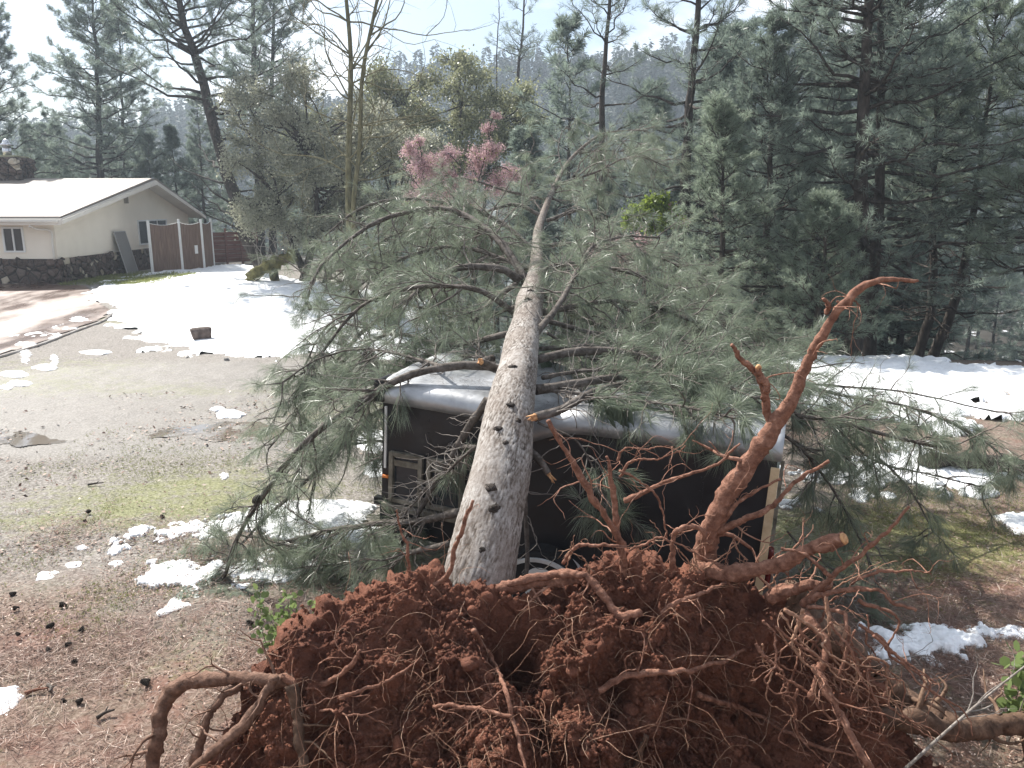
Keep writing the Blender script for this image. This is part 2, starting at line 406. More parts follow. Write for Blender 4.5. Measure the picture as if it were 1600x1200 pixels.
gravel = ramp(m, n2, [(.32, (.09, .08, .07)), (.5, (.22, .20, .18)), (.68, (.40, .375, .35))])
green = ramp(m, n2, [(.3, (.10, .115, .035)), (.55, (.21, .225, .07)), (.75, (.33, .32, .15))])
lf = math_(m, 'MULTIPLY', attr(m, 'leafy'), 1.0)
c = mixc(m, lf, gravel, brown)
mf = ramp(m, math_(m, 'ADD', attr(m, 'moss'), math_(m, 'SUBTRACT', math_(m, 'ADD', math_(m, 'MULTIPLY', n1, 2.0), math_(m, 'MULTIPLY', noise(m, v, 9, 5, .7), 2.2)), 2.15)), [(.30, (0, 0, 0)), (1.0, (.62, .62, .62))])
c = mixc(m, mf, c, green)
wf = ramp(m, math_(m, 'ADD', attr(m, 'wet'), math_(m, 'SUBTRACT', math_(m, 'MULTIPLY', n1, 1.2), .6)), [(.3, (0, 0, 0)), (.75, (1, 1, 1))])
c = mixc(m, math_(m, 'MULTIPLY', wf, .4), c, (.10, .09, .08))
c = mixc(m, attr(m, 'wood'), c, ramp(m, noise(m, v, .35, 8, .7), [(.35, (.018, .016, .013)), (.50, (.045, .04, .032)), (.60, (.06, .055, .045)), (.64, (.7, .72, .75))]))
lk(m, c, pb(m).inputs['Base Color'])
lk(m, ramp(m, wf, [(0, (.85,) * 3), (1, (.55,) * 3)]), pb(m).inputs['Roughness'])
lk(m, ramp(m, wf, [(0, (.2,) * 3), (1, (.30,) * 3)]), pb(m).inputs['Specular IOR Level'])
bump(m, math_(m, 'ADD', n2, math_(m, 'MULTIPLY', n3, .5)), .8, .018)
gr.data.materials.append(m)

# polygons traced on the ground
def poly_sd(poly, x, y):
    """signed distance (positive inside)"""
    a = np.asarray(poly); b = np.roll(a, -1, 0); dmin = np.full(x.shape, 1e9); ins = np.zeros(x.shape, bool)
    for (x0, y0), (x1, y1) in zip(a, b):
        ex, ey = x1 - x0, y1 - y0; t = np.clip(((x - x0) * ex + (y - y0) * ey) / (ex * ex + ey * ey + 1e-12), 0, 1)
        dmin = np.minimum(dmin, (x - x0 - t * ex) ** 2 + (y - y0 - t * ey) ** 2)
        c = ((y0 > y) != (y1 > y)) & (x < (x1 - x0) * (y - y0) / (y1 - y0 + 1e-12) + x0); ins ^= c
    return np.where(ins, 1, -1) * np.sqrt(dmin)
def gpoly(px): return np.array([G(*p)[:2] for p in px])
M_snow = mat('snow', (.86, .88, .9), .55, .3)
v = coord(M_snow); sf = math_(M_snow, 'ADD', attr(M_snow, 'tone'), math_(M_snow, 'MULTIPLY', math_(M_snow, 'SUBTRACT', noise(M_snow, v, 30, 6, .75), .5), 1.3))
sc_ = mixc(M_snow, ramp(M_snow, sf, [(.22, (0, 0, 0)), (.5, (1, 1, 1))]), (.22, .19, .165), ramp(M_snow, noise(M_snow, v, 5, 8, .7), [(.28, (.60, .60, .60)), (.42, (.84, .86, .88)), (.7, (.9, .92, .94))]))
lk(M_snow, mixc(M_snow, ramp(M_snow, noise(M_snow, v, 55, 4, .7), [(.66, (0, 0, 0)), (.72, (.75, .75, .75))]), sc_, (.2, .15, .12)), pb(M_snow).inputs['Base Color'])
bump(M_snow, noise(M_snow, v, 14, 6, .6), .6, .05)
def snow(px, thick, rag, nscale, seed, step=None, pad=.3, bias=0.):
    pl = gpoly(px); lo = pl.min(0) - pad; hi = pl.max(0) + pad; step = step or max((hi - lo).max() / 560, .012)
    xs = np.arange(lo[0], hi[0], step); ys = np.arange(lo[1], hi[1], step); x, y = np.meshgrid(xs, ys)
    sd = poly_sd(pl, x, y) + rag * fbm2(x * nscale, y * nscale, 5, seed, .6) - bias
    th = thick * np.clip(sd / (thick * 2.2), -1, 1); th = np.where(th > 0, thick * np.sqrt(np.clip(th / thick, 0, 1)), th)
    z = gh(x, y) + th + .5 * thick * fbm2(x * 4, y * 4, 5, seed + 3, .6) * np.clip(sd / .05, 0, 1) - .008
    keep = sd > -.06 - step; idx = np.arange(x.size).reshape(x.shape)
    kf = keep[:-1, :-1] & keep[1:, :-1] & keep[:-1, 1:] & keep[1:, 1:]
    f = np.stack([idx[:-1, :-1], idx[:-1, 1:], idx[1:, 1:], idx[1:, :-1]], -1)[kf]
    if not len(f): return
    us, inv = np.unique(f, return_inverse=True)
    V = np.stack([x, y, z], -1).reshape(-1, 3)[us]
    SN.add(V, inv.reshape(-1, 4), np.clip(th / thick, 0, 1).ravel()[us])
SN = Mesh()
snow([(142, 447), (190, 432), (250, 424), (370, 414), (440, 432), (520, 448), (620, 470), (740, 500), (820, 530), (760, 575), (660, 562), (560, 553), (460, 557), (330, 555), (226, 546), (225, 528), (205, 508), (172, 492), (152, 468)], .07, .75, .8, 21)
snow([(155, 840), (200, 825), (300, 803), (400, 800), (520, 805), (600, 830), (560, 860), (420, 858), (330, 845), (260, 862), (200, 858)], .04, .38, 3.0, 31, bias=.22)
snow([(200, 916), (235, 885), (270, 872), (330, 868), (430, 872), (520, 880), (470, 915), (360, 915), (290, 915)], .04, .22, 3.4, 41, bias=.07)
snow([(330, 820), (420, 790), (520, 780), (590, 790), (560, 830), (430, 830)], .05, .15, 2.5, 47)
snow([(250, 960), (300, 905), (330, 915), (300, 940)], .02, .06, 4, 43)
for k, (x_, y_, a, b) in enumerate([(70, 900, 14, 7), (116, 883, 12, 4), (95, 870, 5, 3), (86, 895, 5, 3), (70, 575, 22, 5), (22, 585, 24, 6), (30, 600, 22, 5), (150, 551, 26, 4), (40, 555, 8, 14), (85, 565, 6, 12), (10, 605, 12, 5), (68, 525, 32, 6), (100, 512, 24, 5), (40, 540, 20, 5), (125, 500, 26, 5), (20, 525, 14, 4), (360, 648, 26, 8), (340, 640, 12, 4), (590, 735, 22, 14), (350, 745, 8, 5), (585, 690, 30, 20), (180, 880, 10, 4), (225, 905, 10, 4), (130, 855, 10, 4)]):
    snow([(x_ + a * math.cos(t), y_ + b * math.sin(t)) for t in np.linspace(0, 6.28, 10)[:-1]], .035, .05, 5, 50 + k, pad=.25)
snow([(1180, 548), (1300, 548), (1400, 556), (1500, 566), (1620, 572), (1700, 580), (1700, 690), (1600, 690), (1500, 680), (1400, 660), (1300, 650), (1200, 620)], .10, 1.2, .7, 81, bias=.6)
snow([(1220, 790), (1240, 740), (1330, 705), (1450, 690), (1560, 715), (1620, 728), (1560, 750), (1480, 778), (1400, 775), (1310, 770), (1260, 795)], .06, .55, 1.3, 91, bias=.15)
snow([(1548, 806), (1580, 800), (1640, 804), (1640, 840), (1590, 836), (1570, 822)], .06, .06, 3, 93)
snow([(1345, 1012), (1375, 984), (1440, 975), (1520, 985), (1575, 998), (1500, 1012), (1505, 1030), (1470, 1040), (1420, 1030), (1380, 1040)], .07, .20, 4.5, 95)
snow([(1535, 985), (1580, 978), (1640, 985), (1640, 1000), (1570, 1000)], .05, .04, 5, 97)
snow([(1312, 1048), (1345, 1046), (1350, 1062), (1320, 1066)], .05, .02, 5, 99)
snow([(-60, 1080), (15, 1072), (38, 1090), (20, 1105), (15, 1120), (-60, 1130)], .04, .07, 5, 98)
tag(SN.build('snow', M_snow), kind='stuff')

def sheet(name, px, z_up, m, step=.12, rag=0., nsc=1., seed=0):
    pl = gpoly(px); lo = pl.min(0) - .2; hi = pl.max(0) + .2; step = max(step, (hi - lo).max() / 240)
    x, y = np.meshgrid(np.arange(lo[0], hi[0], step), np.arange(lo[1], hi[1], step))
    keep = poly_sd(pl, x, y) + rag * fbm2(x * nsc, y * nsc, 4, seed) > 0
    z = (gh(x, y) if z_up is not None else 0 * x) + (z_up or 0); idx = np.arange(x.size).reshape(x.shape)
    kf = keep[:-1, :-1] & keep[1:, :-1] & keep[:-1, 1:] & keep[1:, 1:]
    f = np.stack([idx[:-1, :-1], idx[:-1, 1:], idx[1:, 1:], idx[1:, :-1]], -1)[kf]; us, inv = np.unique(f, return_inverse=True)
    o = mesh_obj(name, np.stack([x, y, z], -1).reshape(-1, 3)[us], inv.reshape(-1, 4), m, None, True); tag(o, kind='structure'); return o
m = mat('driveway', rough=.3, spec=.5); v = coord(m, (1, .35, 1))
n = noise(m, v, .55, 6, .6)
lk(m, ramp(m, n, [(.35, (.07, .038, .028)), (.5, (.14, .085, .065)), (.64, (.27, .215, .19))]), pb(m).inputs['Base Color'])
lk(m, ramp(m, n, [(.4, (.25,) * 3), (.6, (.6,) * 3)]), pb(m).inputs['Roughness']); bump(m, noise(m, coord(m), 9, 5), .15, .02)
sheet('driveway', [(-400, 440), (-60, 444), (60, 443), (138, 447), (155, 470), (178, 487), (160, 500), (120, 515), (60, 538), (0, 556), (-60, 575), (-400, 640)], .03, m)
e = np.array([G(*p) for p in [(178, 489), (160, 503), (120, 518), (60, 541), (0, 559), (-60, 578)]]); e[:, 2] += .02
em = Mesh(); em.tube(spline(e, 30), np.full(30, .05), 4); tag(em.build('kerb', noisy('kerb', [(.3, (.2, .17, .15)), (.7, (.42, .4, .38))], 4), smooth=False), kind='structure')
m = mat('puddle', (.16, .135, .11), .05, .6); bump(m, noise(m, coord(m), 3, 3), .06, .02)
sheet('puddle', [(-80, 690), (0, 672), (40, 676), (70, 684), (110, 690), (60, 698), (0, 700), (-80, 704)], .008, m, .03, .22, 1.6, 5)
sheet('puddle', [(190, 688), (260, 668), (320, 662), (420, 660), (470, 672), (430, 684), (330, 688), (250, 690)], .008, m, .03, .25, 1.3, 8)

# far hillside and its wood
ridge = np.array([(-900, 200), (0, 190), (200, 175), (340, 150), (480, 160), (560, 150), (640, 118), (700, 100), (800, 95), (900, 92), (1000, 80), (1200, 62), (1400, 40), (1600, 20), (2600, -20)])
hx = np.linspace(-330, 420, 150); hy = np.linspace(110, 330, 60); HX, HY = np.meshgrid(hx, hy)
def hillz(x, y):
    x = np.asarray(x, float); y = np.asarray(y, float)
    top = CH + (320 - np.interp(x / 260 * F + 800, ridge[:, 0], ridge[:, 1])) / F * 260 - 15
    return -28 + (top + 28) * sstep(105, 262, y) - .12 * np.clip(y - 265, 0, 99) + 4 * fbm2(x * .02, y * .02, 4, 61)
HV = np.stack([HX, HY, hillz(HX, HY)], -1).reshape(-1, 3); ii = (np.arange(59)[:, None] * 150 + np.arange(149)[None]).ravel()
m = noisy('hillside', [(.40, (.04, .05, .045)), (.60, (.09, .10, .09)), (.80, (.6, .63, .66))], .12, .9, .2, 0, detail=9)
tag(mesh_obj('hillside', HV, np.stack([ii, ii + 1, ii + 151, ii + 150], -1), m, None, True), kind='structure')
r = np.random.default_rng(5); n = 2600; tx = r.uniform(-300, 380, n); ty = 262 - 150 * r.uniform(0, 1, n) ** 1.6
tz = hillz(tx, ty) - 1; th = r.uniform(8, 17, n) * (1 - .25 * (ty > 245)); K = 150
u = r.uniform(0, 1, (n, K)); az = r.uniform(0, 6.28, (n, K)); rr = (1 - u) ** .8 * .17 * th[:, None] * r.uniform(.15, 1, (n, K))
cp = np.stack([tx[:, None] + rr * np.cos(az), ty[:, None] + rr * np.sin(az), tz[:, None] + th[:, None] * (.08 + .9 * u)], -1).reshape(-1, 3)
V, f, t = needles(cp, nrm(np.stack([np.cos(az), np.sin(az), -.15 + 0 * az], -1).reshape(-1, 3)), 2, 1.5, .42, .6, .15, r, np.repeat(r.uniform(0, 1, n), K))
tag(mesh_obj('far_wood', V, f, foliage('far_wood', (.03, .045, .044), (.085, .112, .098), .3, .6, .2, .05), None, False, {'tone': t}), kind='stuff')

# ================================================================== HOUSE
hc = P(95, 440, 34); HXc, HY0 = hc[0], 34.0; HZ = float(gh(HXc - 1, 36)) - .06
HD, HL = 14.2, 24.0; EZ, RZ = 2.78, 4.42                # depth, length, eave and ridge heights
M_wall = noisy('painted_wall', [(.3, (.78, .71, .60)), (.7, (.84, .77, .66))], 1.2, .7, .25, .15, 30, .01)
M_trim = noisy('painted_trim', [(.3, (.62, .58, .52)), (.7, (.70, .66, .6))], 2, .6, .3, 0)
M_glass = mat('window_glass', (.035, .04, .045), .08, .5)
M_white = mat('white_frame', (.72, .72, .70), .5, .4)
m_stone = mat('stone', rough=.85, spec=.25); v = coord(m_stone)
vo = N(m_stone, 'ShaderNodeTexVoronoi'); vo.inputs['Scale'].default_value = 2.6; lk(m_stone, v, vo.inputs['Vector'])
sep = N(m_stone, 'ShaderNodeSeparateColor'); lk(m_stone, vo.outputs['Color'], sep.inputs[0])
cs = ramp(m_stone, sep.outputs[0], [(.0, (.04, .026, .022)), (.4, (.085, .052, .042)), (.7, (.12, .085, .07)), (.86, (.16, .13, .11)), (.885, (.52, .43, .31)), (1, (.62, .55, .44))])
vd = N(m_stone, 'ShaderNodeTexVoronoi', feature='DISTANCE_TO_EDGE'); vd.inputs['Scale'].default_value = 2.6; lk(m_stone, v, vd.inputs['Vector'])
lk(m_stone, mixc(m_stone, ramp(m_stone, vd.outputs[0], [(.02, (0, 0, 0)), (.07, (1, 1, 1))]), (.035, .028, .025), mixc(m_stone, .3, cs, ramp(m_stone, noise(m_stone, v, 12, 5), [(.3, (.02, .015, .012)), (.7, (.25, .2, .17))]))), pb(m_stone).inputs['Base Color'])
bump(m_stone, ramp(m_stone, vd.outputs[0], [(0, (0, 0, 0)), (.15, (1, 1, 1))]), 1, .06)
house = empty('house', (HXc, HY0, HZ)); tag(house, 'low beige house with stone footing and a snow covered gable roof', 'house')
def prism(name, prof, x0, x1, mtl, parent, smooth=False):     # profile in (y,z), extruded along x
    n = len(prof); V = [(x0, y, z) for y, z in prof] + [(x1, y, z) for y, z in prof]
    me = bpy.data.meshes.new(name); me.from_pydata(V, [], [tuple(range(n))[::-1], tuple(range(n, 2 * n))] + [(i, (i + 1) % n, n + (i + 1) % n, n + i) for i in range(n)])
    bm = bmesh.new(); bm.from_mesh(me); bmesh.ops.recalc_face_normals(bm, faces=bm.faces); bm.to_mesh(me); bm.free()
    me.materials.append(mtl); return link(bpy.data.objects.new(name, me), parent)
SB = 1.12; RY = HD * .60
prism('wall', [(0, SB), (HD, SB), (HD, EZ), (RY, RZ - .02), (0, EZ)], -HL, 0, M_wall, house)
# stone footing with real lumps along both visible faces
bm = bmesh.new(); add_box(bm, (-HL / 2, HD / 2, SB / 2 - .2), (HL + .16, HD + .16, SB + .4))
bm_obj('stone_footing', bm, m_stone, house)
rk = random.Random(4); bm = bmesh.new()
for k in range(90):
    s_ = rk.uniform(.1, .24); z_ = rk.uniform(.05, SB - .1)
    c_ = (rk.uniform(-4.5, 0), -.1, z_) if k % 2 else (.1, rk.uniform(0, 6.5), z_)
    r_ = bmesh.ops.create_icosphere(bm, subdivisions=2, radius=s_); 
    for q in r_['verts']: q.co *= 1 + .25 * math.sin(q.co.x * 31 + k) * math.cos(q.co.z * 27 + k)
    bmesh.ops.transform(bm, matrix=Matrix.Translation(c_) @ Matrix.Diagonal((1.2 if k % 2 else .35, .35 if k % 2 else 1.2, .85, 1)), verts=r_['verts'])
bm_obj('footing_stones', bm, m_stone, house, True)
OV, GO, TK = .75, .75, .16
sl = (RZ - EZ) / RY; sl2 = (RZ - EZ) / (HD - RY)
roof_prof = [(-OV, EZ - OV * sl + .02), (RY, RZ + .02), (HD + OV, EZ - OV * sl2 + .02), (HD + OV, EZ - OV * sl2 + TK), (RY, RZ + TK + .02), (-OV, EZ - OV * sl + TK)]
roof = prism('roof', roof_prof, -HL - GO, GO, M_trim, house)
prism('fascia', [(y, z - .07 + (.02 if k > 2 else 0)) for k, (y, z) in enumerate(roof_prof)], GO + .003, GO + .05, M_trim, house)
box_obj('eave_board', (-HL / 2, -OV - .02, EZ - OV * sl + .02), (HL + 2 * GO, .04, .22), M_trim, house)
rs = prism('roof_snow', [(-OV + .05, EZ - OV * sl + TK + .012), (RY, RZ + TK + .022), (HD + OV - .1, EZ - OV * sl2 + TK + .012), (HD + OV - .12, EZ - OV * sl2 + TK + .08), (RY + .3, RZ + TK + .10), (RY - .3, RZ + TK + .10), (-OV + .08, EZ - OV * sl + TK + .09)], -HL, GO - .06, M_snow, house)
def window(name, c, wd, hgt, face, parent, bars=1):
    """face 'y' looks to -y, 'x' looks to +x"""
    rz = Matrix.Rotation(0 if face == 'y' else math.pi / 2, 3, 'Z')
    def bx(bm, dx, dy, dz, sx, sy, sz): add_box(bm, Vector(c) + rz @ Vector((dx, dy, dz)), (sx, sy, sz), rz)
    bm = bmesh.new()
    for sg in (-1, 1): bx(bm, sg * (wd / 2), -.03, 0, .07, .06, hgt + .07); bx(bm, 0, -.031, sg * (hgt / 2), wd - .07, .06, .07)
    for k in range(bars): bx(bm, wd * ((k + 1) / (bars + 1) - .5), -.03, 0, .06, .05, hgt - .07)
    fr = bm_obj(name, bm, M_white, parent)
    bm = bmesh.new(); bx(bm, 0, -.008, 0, wd - .05, .012, hgt - .05); bm_obj('pane', bm, M_glass, fr); return fr
window('window', (-1.75, 0, 1.92), .82, .98, 'y', house)
window('window', (0, 9.3, 1.95), 3.4, 1.2, 'x', house, 2)
bm = bmesh.new(); add_box(bm, (.02, 6.6, 3.62), (.04, .42, .40), None, .005)
for k in range(5): add_box(bm, (.05, 6.6, 3.48 + k * .07), (.02, .36, .03))
bm_obj('vent', bm, noisy('vent', [(.3, (.2, .18, .15)), (.7, (.28, .25, .21))], 4), house)
dm = Mesh(); dm.tube(spline([(-.55, -OV - .05, EZ - .28), (-.5, -.35, EZ - .42), (-.1, -.09, EZ - .5), (-.1, -.09, EZ - 1.0), (-.1, -.09, SB - .02)], 14), np.full(14, .045), 6); dm.build('downspout', M_trim, house)
gm = Mesh(); gm.tube([(-HL, -OV - .09, EZ - OV * sl + .08), (GO - .1, -OV - .09, EZ - OV * sl + .06)], [.06, .06], 8); gm.build('gutter', M_trim, house)
cx = P(8, 270, 42)[0] - HXc
bm = bmesh.new(); add_box(bm, (cx, RY - .2, 4.5), (1.75, 1.4, 2.4)); 
for k in range(60):
    s_ = rk.uniform(.12, .26); z_ = rk.uniform(4.0, 5.6); a_ = rk.random()
    c_ = (cx + rk.uniform(-.85, .85), RY - .9, z_) if a_ < .6 else (cx + .87, RY - .2 + rk.uniform(-.7, .7), z_)
    r_ = bmesh.ops.create_icosphere(bm, subdivisions=2, radius=s_); bmesh.ops.transform(bm, matrix=Matrix.Translation(c_) @ Matrix.Diagonal((1, .6, .8, 1)), verts=r_['verts'])
ch = bm_obj('chimney', bm, m_stone, house)
bm = bmesh.new(); add_box(bm, (cx, RY - .2, 5.74), (1.55, 1.3, .1), None, .02); bm_obj('chimney_top', bm, noisy('mortar', [(.3, (.2, .2, .12)), (.7, (.32, .3, .2))], 4), ch)
bm = bmesh.new(); bmesh.ops.create_cone(bm, cap_ends=True, segments=20, radius1=.2, radius2=.2, depth=.5, matrix=Matrix.Translation((cx + .05, RY - .2, 6.02)))
bmesh.ops.create_cone(bm, cap_ends=True, segments=20, radius1=.33, radius2=.16, depth=.16, matrix=Matrix.Translation((cx + .05, RY - .2, 6.38)))
bmesh.ops.create_uvsphere(bm, u_segments=16, v_segments=8, radius=.17, matrix=Matrix.Translation((cx + .05, RY - .2, 6.46)))
bm_obj('chimney_cap', bm, mat('galvanised', (.6, .6, .62), .25, .5, .9), ch, True)

# screen leaning against the gable wall
pw = P(193, 420, 38.3); sx = HXc + .62; sz = float(gh(sx, 38)) + .0
o = empty('screen_panel', (sx, 39.3, sz), (0, R(-13), 0)); tag(o, 'grey mesh screen panel leaning against the beige gable wall', 'screen')
m_scr = noisy('screen_mesh', [(.3, (.17, .165, .16)), (.7, (.23, .22, .21))], 60, .7)
box_obj('mesh_sheet', (0, 0, 1.05), (.012, 1.1, 2.06), m_scr, o)
bm = bmesh.new()
for s_ in (-1, 1): add_box(bm, (0, s_ * .57, 1.05), (.035, .04, 2.1)); add_box(bm, (0, 0, 1.05 + s_ * 1.05), (.034, 1.18, .04))
bm_obj('panel_frame', bm, noisy('alu_frame', [(.3, (.3, .29, .28)), (.7, (.4, .39, .38))], 5, .5), o)

# brown board fence with white posts, and the red fence behind
M_board = noisy('brown_boards', [(.3, (.10, .062, .045)), (.55, (.17, .112, .085)), (.8, (.25, .175, .135))], 4, .8, .2, .4, 20, .01, (6, 6, .35))
fp = [P(238, 419, 39.6), P(285, 416, 40.8), P(319, 414, 41.8), P(334, 412, 43.6)]
for q in fp: q[2] = float(gh(q[0], q[1]))
fo = empty('board_fence', tuple(fp[0])); tag(fo, 'brown board fence with thin white posts and dipping top, beside the house', 'fence')
HT = [2.5, 2.52, 2.5, 2.52]
for k, q in enumerate(fp):
    bm = bmesh.new(); add_box(bm, tuple(q - fp[0] + [0, 0, HT[k] / 2]), (.11, .11, HT[k] + .1), None, .01); bm_obj('post', bm, M_white, fo)
for k in range(3):
    a, b = fp[k] - fp[0], fp[k + 1] - fp[0]; ln = np.linalg.norm((b - a)[:2]); nb_ = int(ln / .14); bm = bmesh.new(); yaw = math.atan2(b[1] - a[1], b[0] - a[0])
    rm = Matrix.Rotation(yaw, 3, 'Z'); cap = []
    for i in range(nb_):
        t = (i + .5) / nb_; c_ = a + (b - a) * t; h_ = 2.40 - .12 * math.sin(t * math.pi) ; add_box(bm, (c_[0], c_[1], c_[2] + h_ / 2), (ln / nb_ - .008, .025, h_), rm); cap.append((c_[0], c_[1], c_[2] + h_ + .015))
    bm_obj('board_panel', bm, M_board, fo)
    cm = Mesh(); cm.tube(cap, [.014] * len(cap), 4); cm.build('top_rail', M_white, fo, False)
sgn = (fp[1] + (fp[2] - fp[1]) * .72); q = sgn - fp[0]
box_obj('notice_plate', (q[0] - .0, q[1] - .06, 1.05), (.17, .02, .42), M_white, fo, Matrix.Rotation(math.atan2(*(fp[2] - fp[1])[1::-1]), 3, 'Z'))
ra, rb = P(330, 405, 45.5), P(402, 400, 47); ra[2] = float(gh(*ra[:2])); rb[2] = float(gh(*rb[:2]))
rf = empty('red_fence', tuple(ra)); tag(rf, 'low weathered red board fence behind the leaning pine', 'fence')
m_red = noisy('red_boards', [(.3, (.11, .05, .04)), (.7, (.2, .1, .085))], 3, .8, .2, .3, 15, .01, (.4, .4, 5))
yaw = math.atan2(rb[1] - ra[1], rb[0] - ra[0]); ln = np.linalg.norm((rb - ra)[:2]); rm = Matrix.Rotation(yaw, 3, 'Z'); bm = bmesh.new()
for k in range(7): c_ = (rb - ra) / 2; add_box(bm, (c_[0], c_[1], .25 + k * .24), (ln, .03, .225), rm)
bm_obj('board_panel', bm, m_red, rf)
for t in (0, .33, .66, 1): c_ = (rb - ra) * t; bm = bmesh.new(); add_box(bm, (c_[0] + .05, c_[1] - .08, 1.0), (.1, .1, 2.05), rm); bm_obj('post', bm, m_red, rf)

# ================================================================== TRAILER
fl, fr_ = P(600, 600, 7.4), P(1218, 688, 6.2)
yaw = yaw_t = math.atan2(fr_[1] - fl[1], fr_[0] - fl[0]); TL = float(np.linalg.norm((fr_ - fl)[:2])) + .02; TILT = math.asin((fl[2] - fr_[2]) / np.linalg.norm(fr_ - fl))
TW, T0 = 1.95, .42; mid = (fl + fr_) / 2; TH = float(mid[2])
tr = empty('cargo_trailer', (mid[0] - TH * math.sin(TILT) * math.cos(yaw), mid[1] - TH * math.sin(TILT) * math.sin(yaw), 0), (0, TILT, yaw)); tag(tr, 'black cargo trailer with silver roof, crushed under the fallen pine', 'trailer')
M_black = mat('black_panel', (.016, .016, .019), .42, .4); v = coord(M_black)
lk(M_black, ramp(M_black, noise(M_black, v, 3, 6), [(.35, (.010, .010, .012)), (.6, (.020, .019, .021)), (.75, (.045, .042, .04))]), pb(M_black).inputs['Base Color'])
lk(M_black, ramp(M_black, noise(M_black, v, 6, 6), [(.3, (.32,) * 3), (.7, (.6,) * 3)]), pb(M_black).inputs['Roughness']); bump(M_black, noise(M_black, v, 2.2, 3), .25, .03)
M_alu = mat('silver_roof', (.62, .64, .67), .42, .5, .55); v = coord(M_alu)
lk(M_alu, ramp(M_alu, noise(M_alu, v, 2.5, 6), [(.3, (.20, .205, .21)), (.55, (.40, .41, .425)), (.75, (.55, .56, .58))]), pb(M_alu).inputs['Base Color']); bump(M_alu, noise(M_alu, v, 4, 4), .3, .03)
M_yel = noisy('corner_strip', [(.3, (.42, .31, .19)), (.7, (.62, .48, .31))], 8, .6)
M_dirty = noisy('dirty_frame', [(.3, (.09, .08, .062)), (.7, (.27, .245, .195))], 9, .6)
txl = -.36                                              # where the trunk crosses the roof, along the trailer
def dent(x, y): return .14 * np.exp(-((x - txl - .06 * y) / .26) ** 2) + .03 * np.exp(-((x - txl) / .8) ** 2)
# body shell
xs = np.linspace(-TL / 2, TL / 2, 61)
bm = bmesh.new(); ring = []
for x in xs:
    d0, d1 = float(dent(x, 0)), float(dent(x, TW)); ring.append([bm.verts.new(c) for c in ((x, 0, T0), (x, 0, TH - .10 - d0), (x, TW, TH - .10 - d1), (x, TW, T0))])
for a, b in zip(ring, ring[1:]):
    for k in range(4): bm.faces.new((a[k], b[k], b[(k + 1) % 4], a[(k + 1) % 4]))
bm.faces.new(ring[0]); bm.faces.new(ring[-1][::-1]); bmesh.ops.recalc_face_normals(bm, faces=bm.faces)
body = bm_obj('body', bm, M_black, tr)
for sx in (-1.32, -.62, .22, .72, 1.22):                # panel seams and rivets
    bm = bmesh.new()
    for k in range(11):
        zz = T0 + .1 + k * .125
        if zz < TH - .2 - float(dent(sx, 0)): bmesh.ops.create_uvsphere(bm, u_segments=6, v_segments=4, radius=.008, matrix=Matrix.Translation((sx, -.002, zz)))
    add_box(bm, (sx + .02, -.0015, (T0 + TH - .42) / 2), (.012, .006, TH - .5 - T0))
    bm_obj('panel_seam', bm, M_black, body)
# roof with rolled front edge
prof = [(-.035, -.17), (-.045, -.10), (-.038, -.05), (-.005, -.01), (.05, .022), (.12, .035), (.5, .055), (TW / 2, .065), (TW - .12, .035), (TW, -.02), (TW + .03, -.16)]
prof = spline([(a, b, 0) for a, b in prof], 30)[:, :2]
V = []; xs = np.linspace(-TL / 2 - .03, TL / 2 + .03, 90)
for x in xs:
    for (y, z) in prof: V.append((x, y, TH + z - float(dent(x, max(y, 0))) + .012 * float(fbm2(x * 4, y * 4, 3, 3)) * (y > .1)))
n = 30; ii = (np.arange(89)[:, None] * n + np.arange(n - 1)[None]).ravel(); V = np.array(V)
roof_o = mesh_obj('roof', V, np.stack([ii, ii + n, ii + n + 1, ii + 1], -1), M_alu, tr, True)
so = roof_o.modifiers.new('thick', 'SOLIDIFY'); so.thickness = .02; so.offset = -1
r = np.random.default_rng(9); nd_ = 6000; px_ = r.uniform(-TL / 2, TL / 2, nd_); py_ = TW * r.uniform(0.03, 1, nd_) ** .8; pp_ = np.column_stack([px_, py_, TH + .055 - dent(px_, py_) + 0 * px_])
Vd, fd, td = needles(pp_, np.tile([1., 0, 0], (nd_, 1)), 1, .14, .004, 4, 0, r); Vd[:, 2] = np.repeat(pp_[:, 2], 4) + np.tile([.0, .004, .008, .004], nd_)
DM = Mesh(); DM.add(Vd, fd, td); dbr = DM.build('needle_debris', M_bark, None, False); dbr.location = tr.location; dbr.rotation_euler = (0, TILT, yaw); tag(dbr, kind='stuff')
cap = bmesh.new(); add_box(cap, (-TL / 2 - .02, -.03, TH - .06), (.13, .05, .22), None, .03); add_box(cap, (-TL / 2 - .045, .1, TH - .05), (.05, .3, .2), None, .02); bm_obj('corner_cap', cap, M_black, tr)
bm = bmesh.new(); add_box(bm, (-TL / 2 + .04, -.012, TH - .52), (.022, .02, .62)); bm_obj('corner_strip', bm, M_white, tr)
bm = bmesh.new(); add_box(bm, (TL / 2 - .01, -.014, (TH + T0) / 2 - .12), (.07, .03, TH - T0 - .22), None, .004); bm_obj('corner_strip', bm, M_yel, tr)
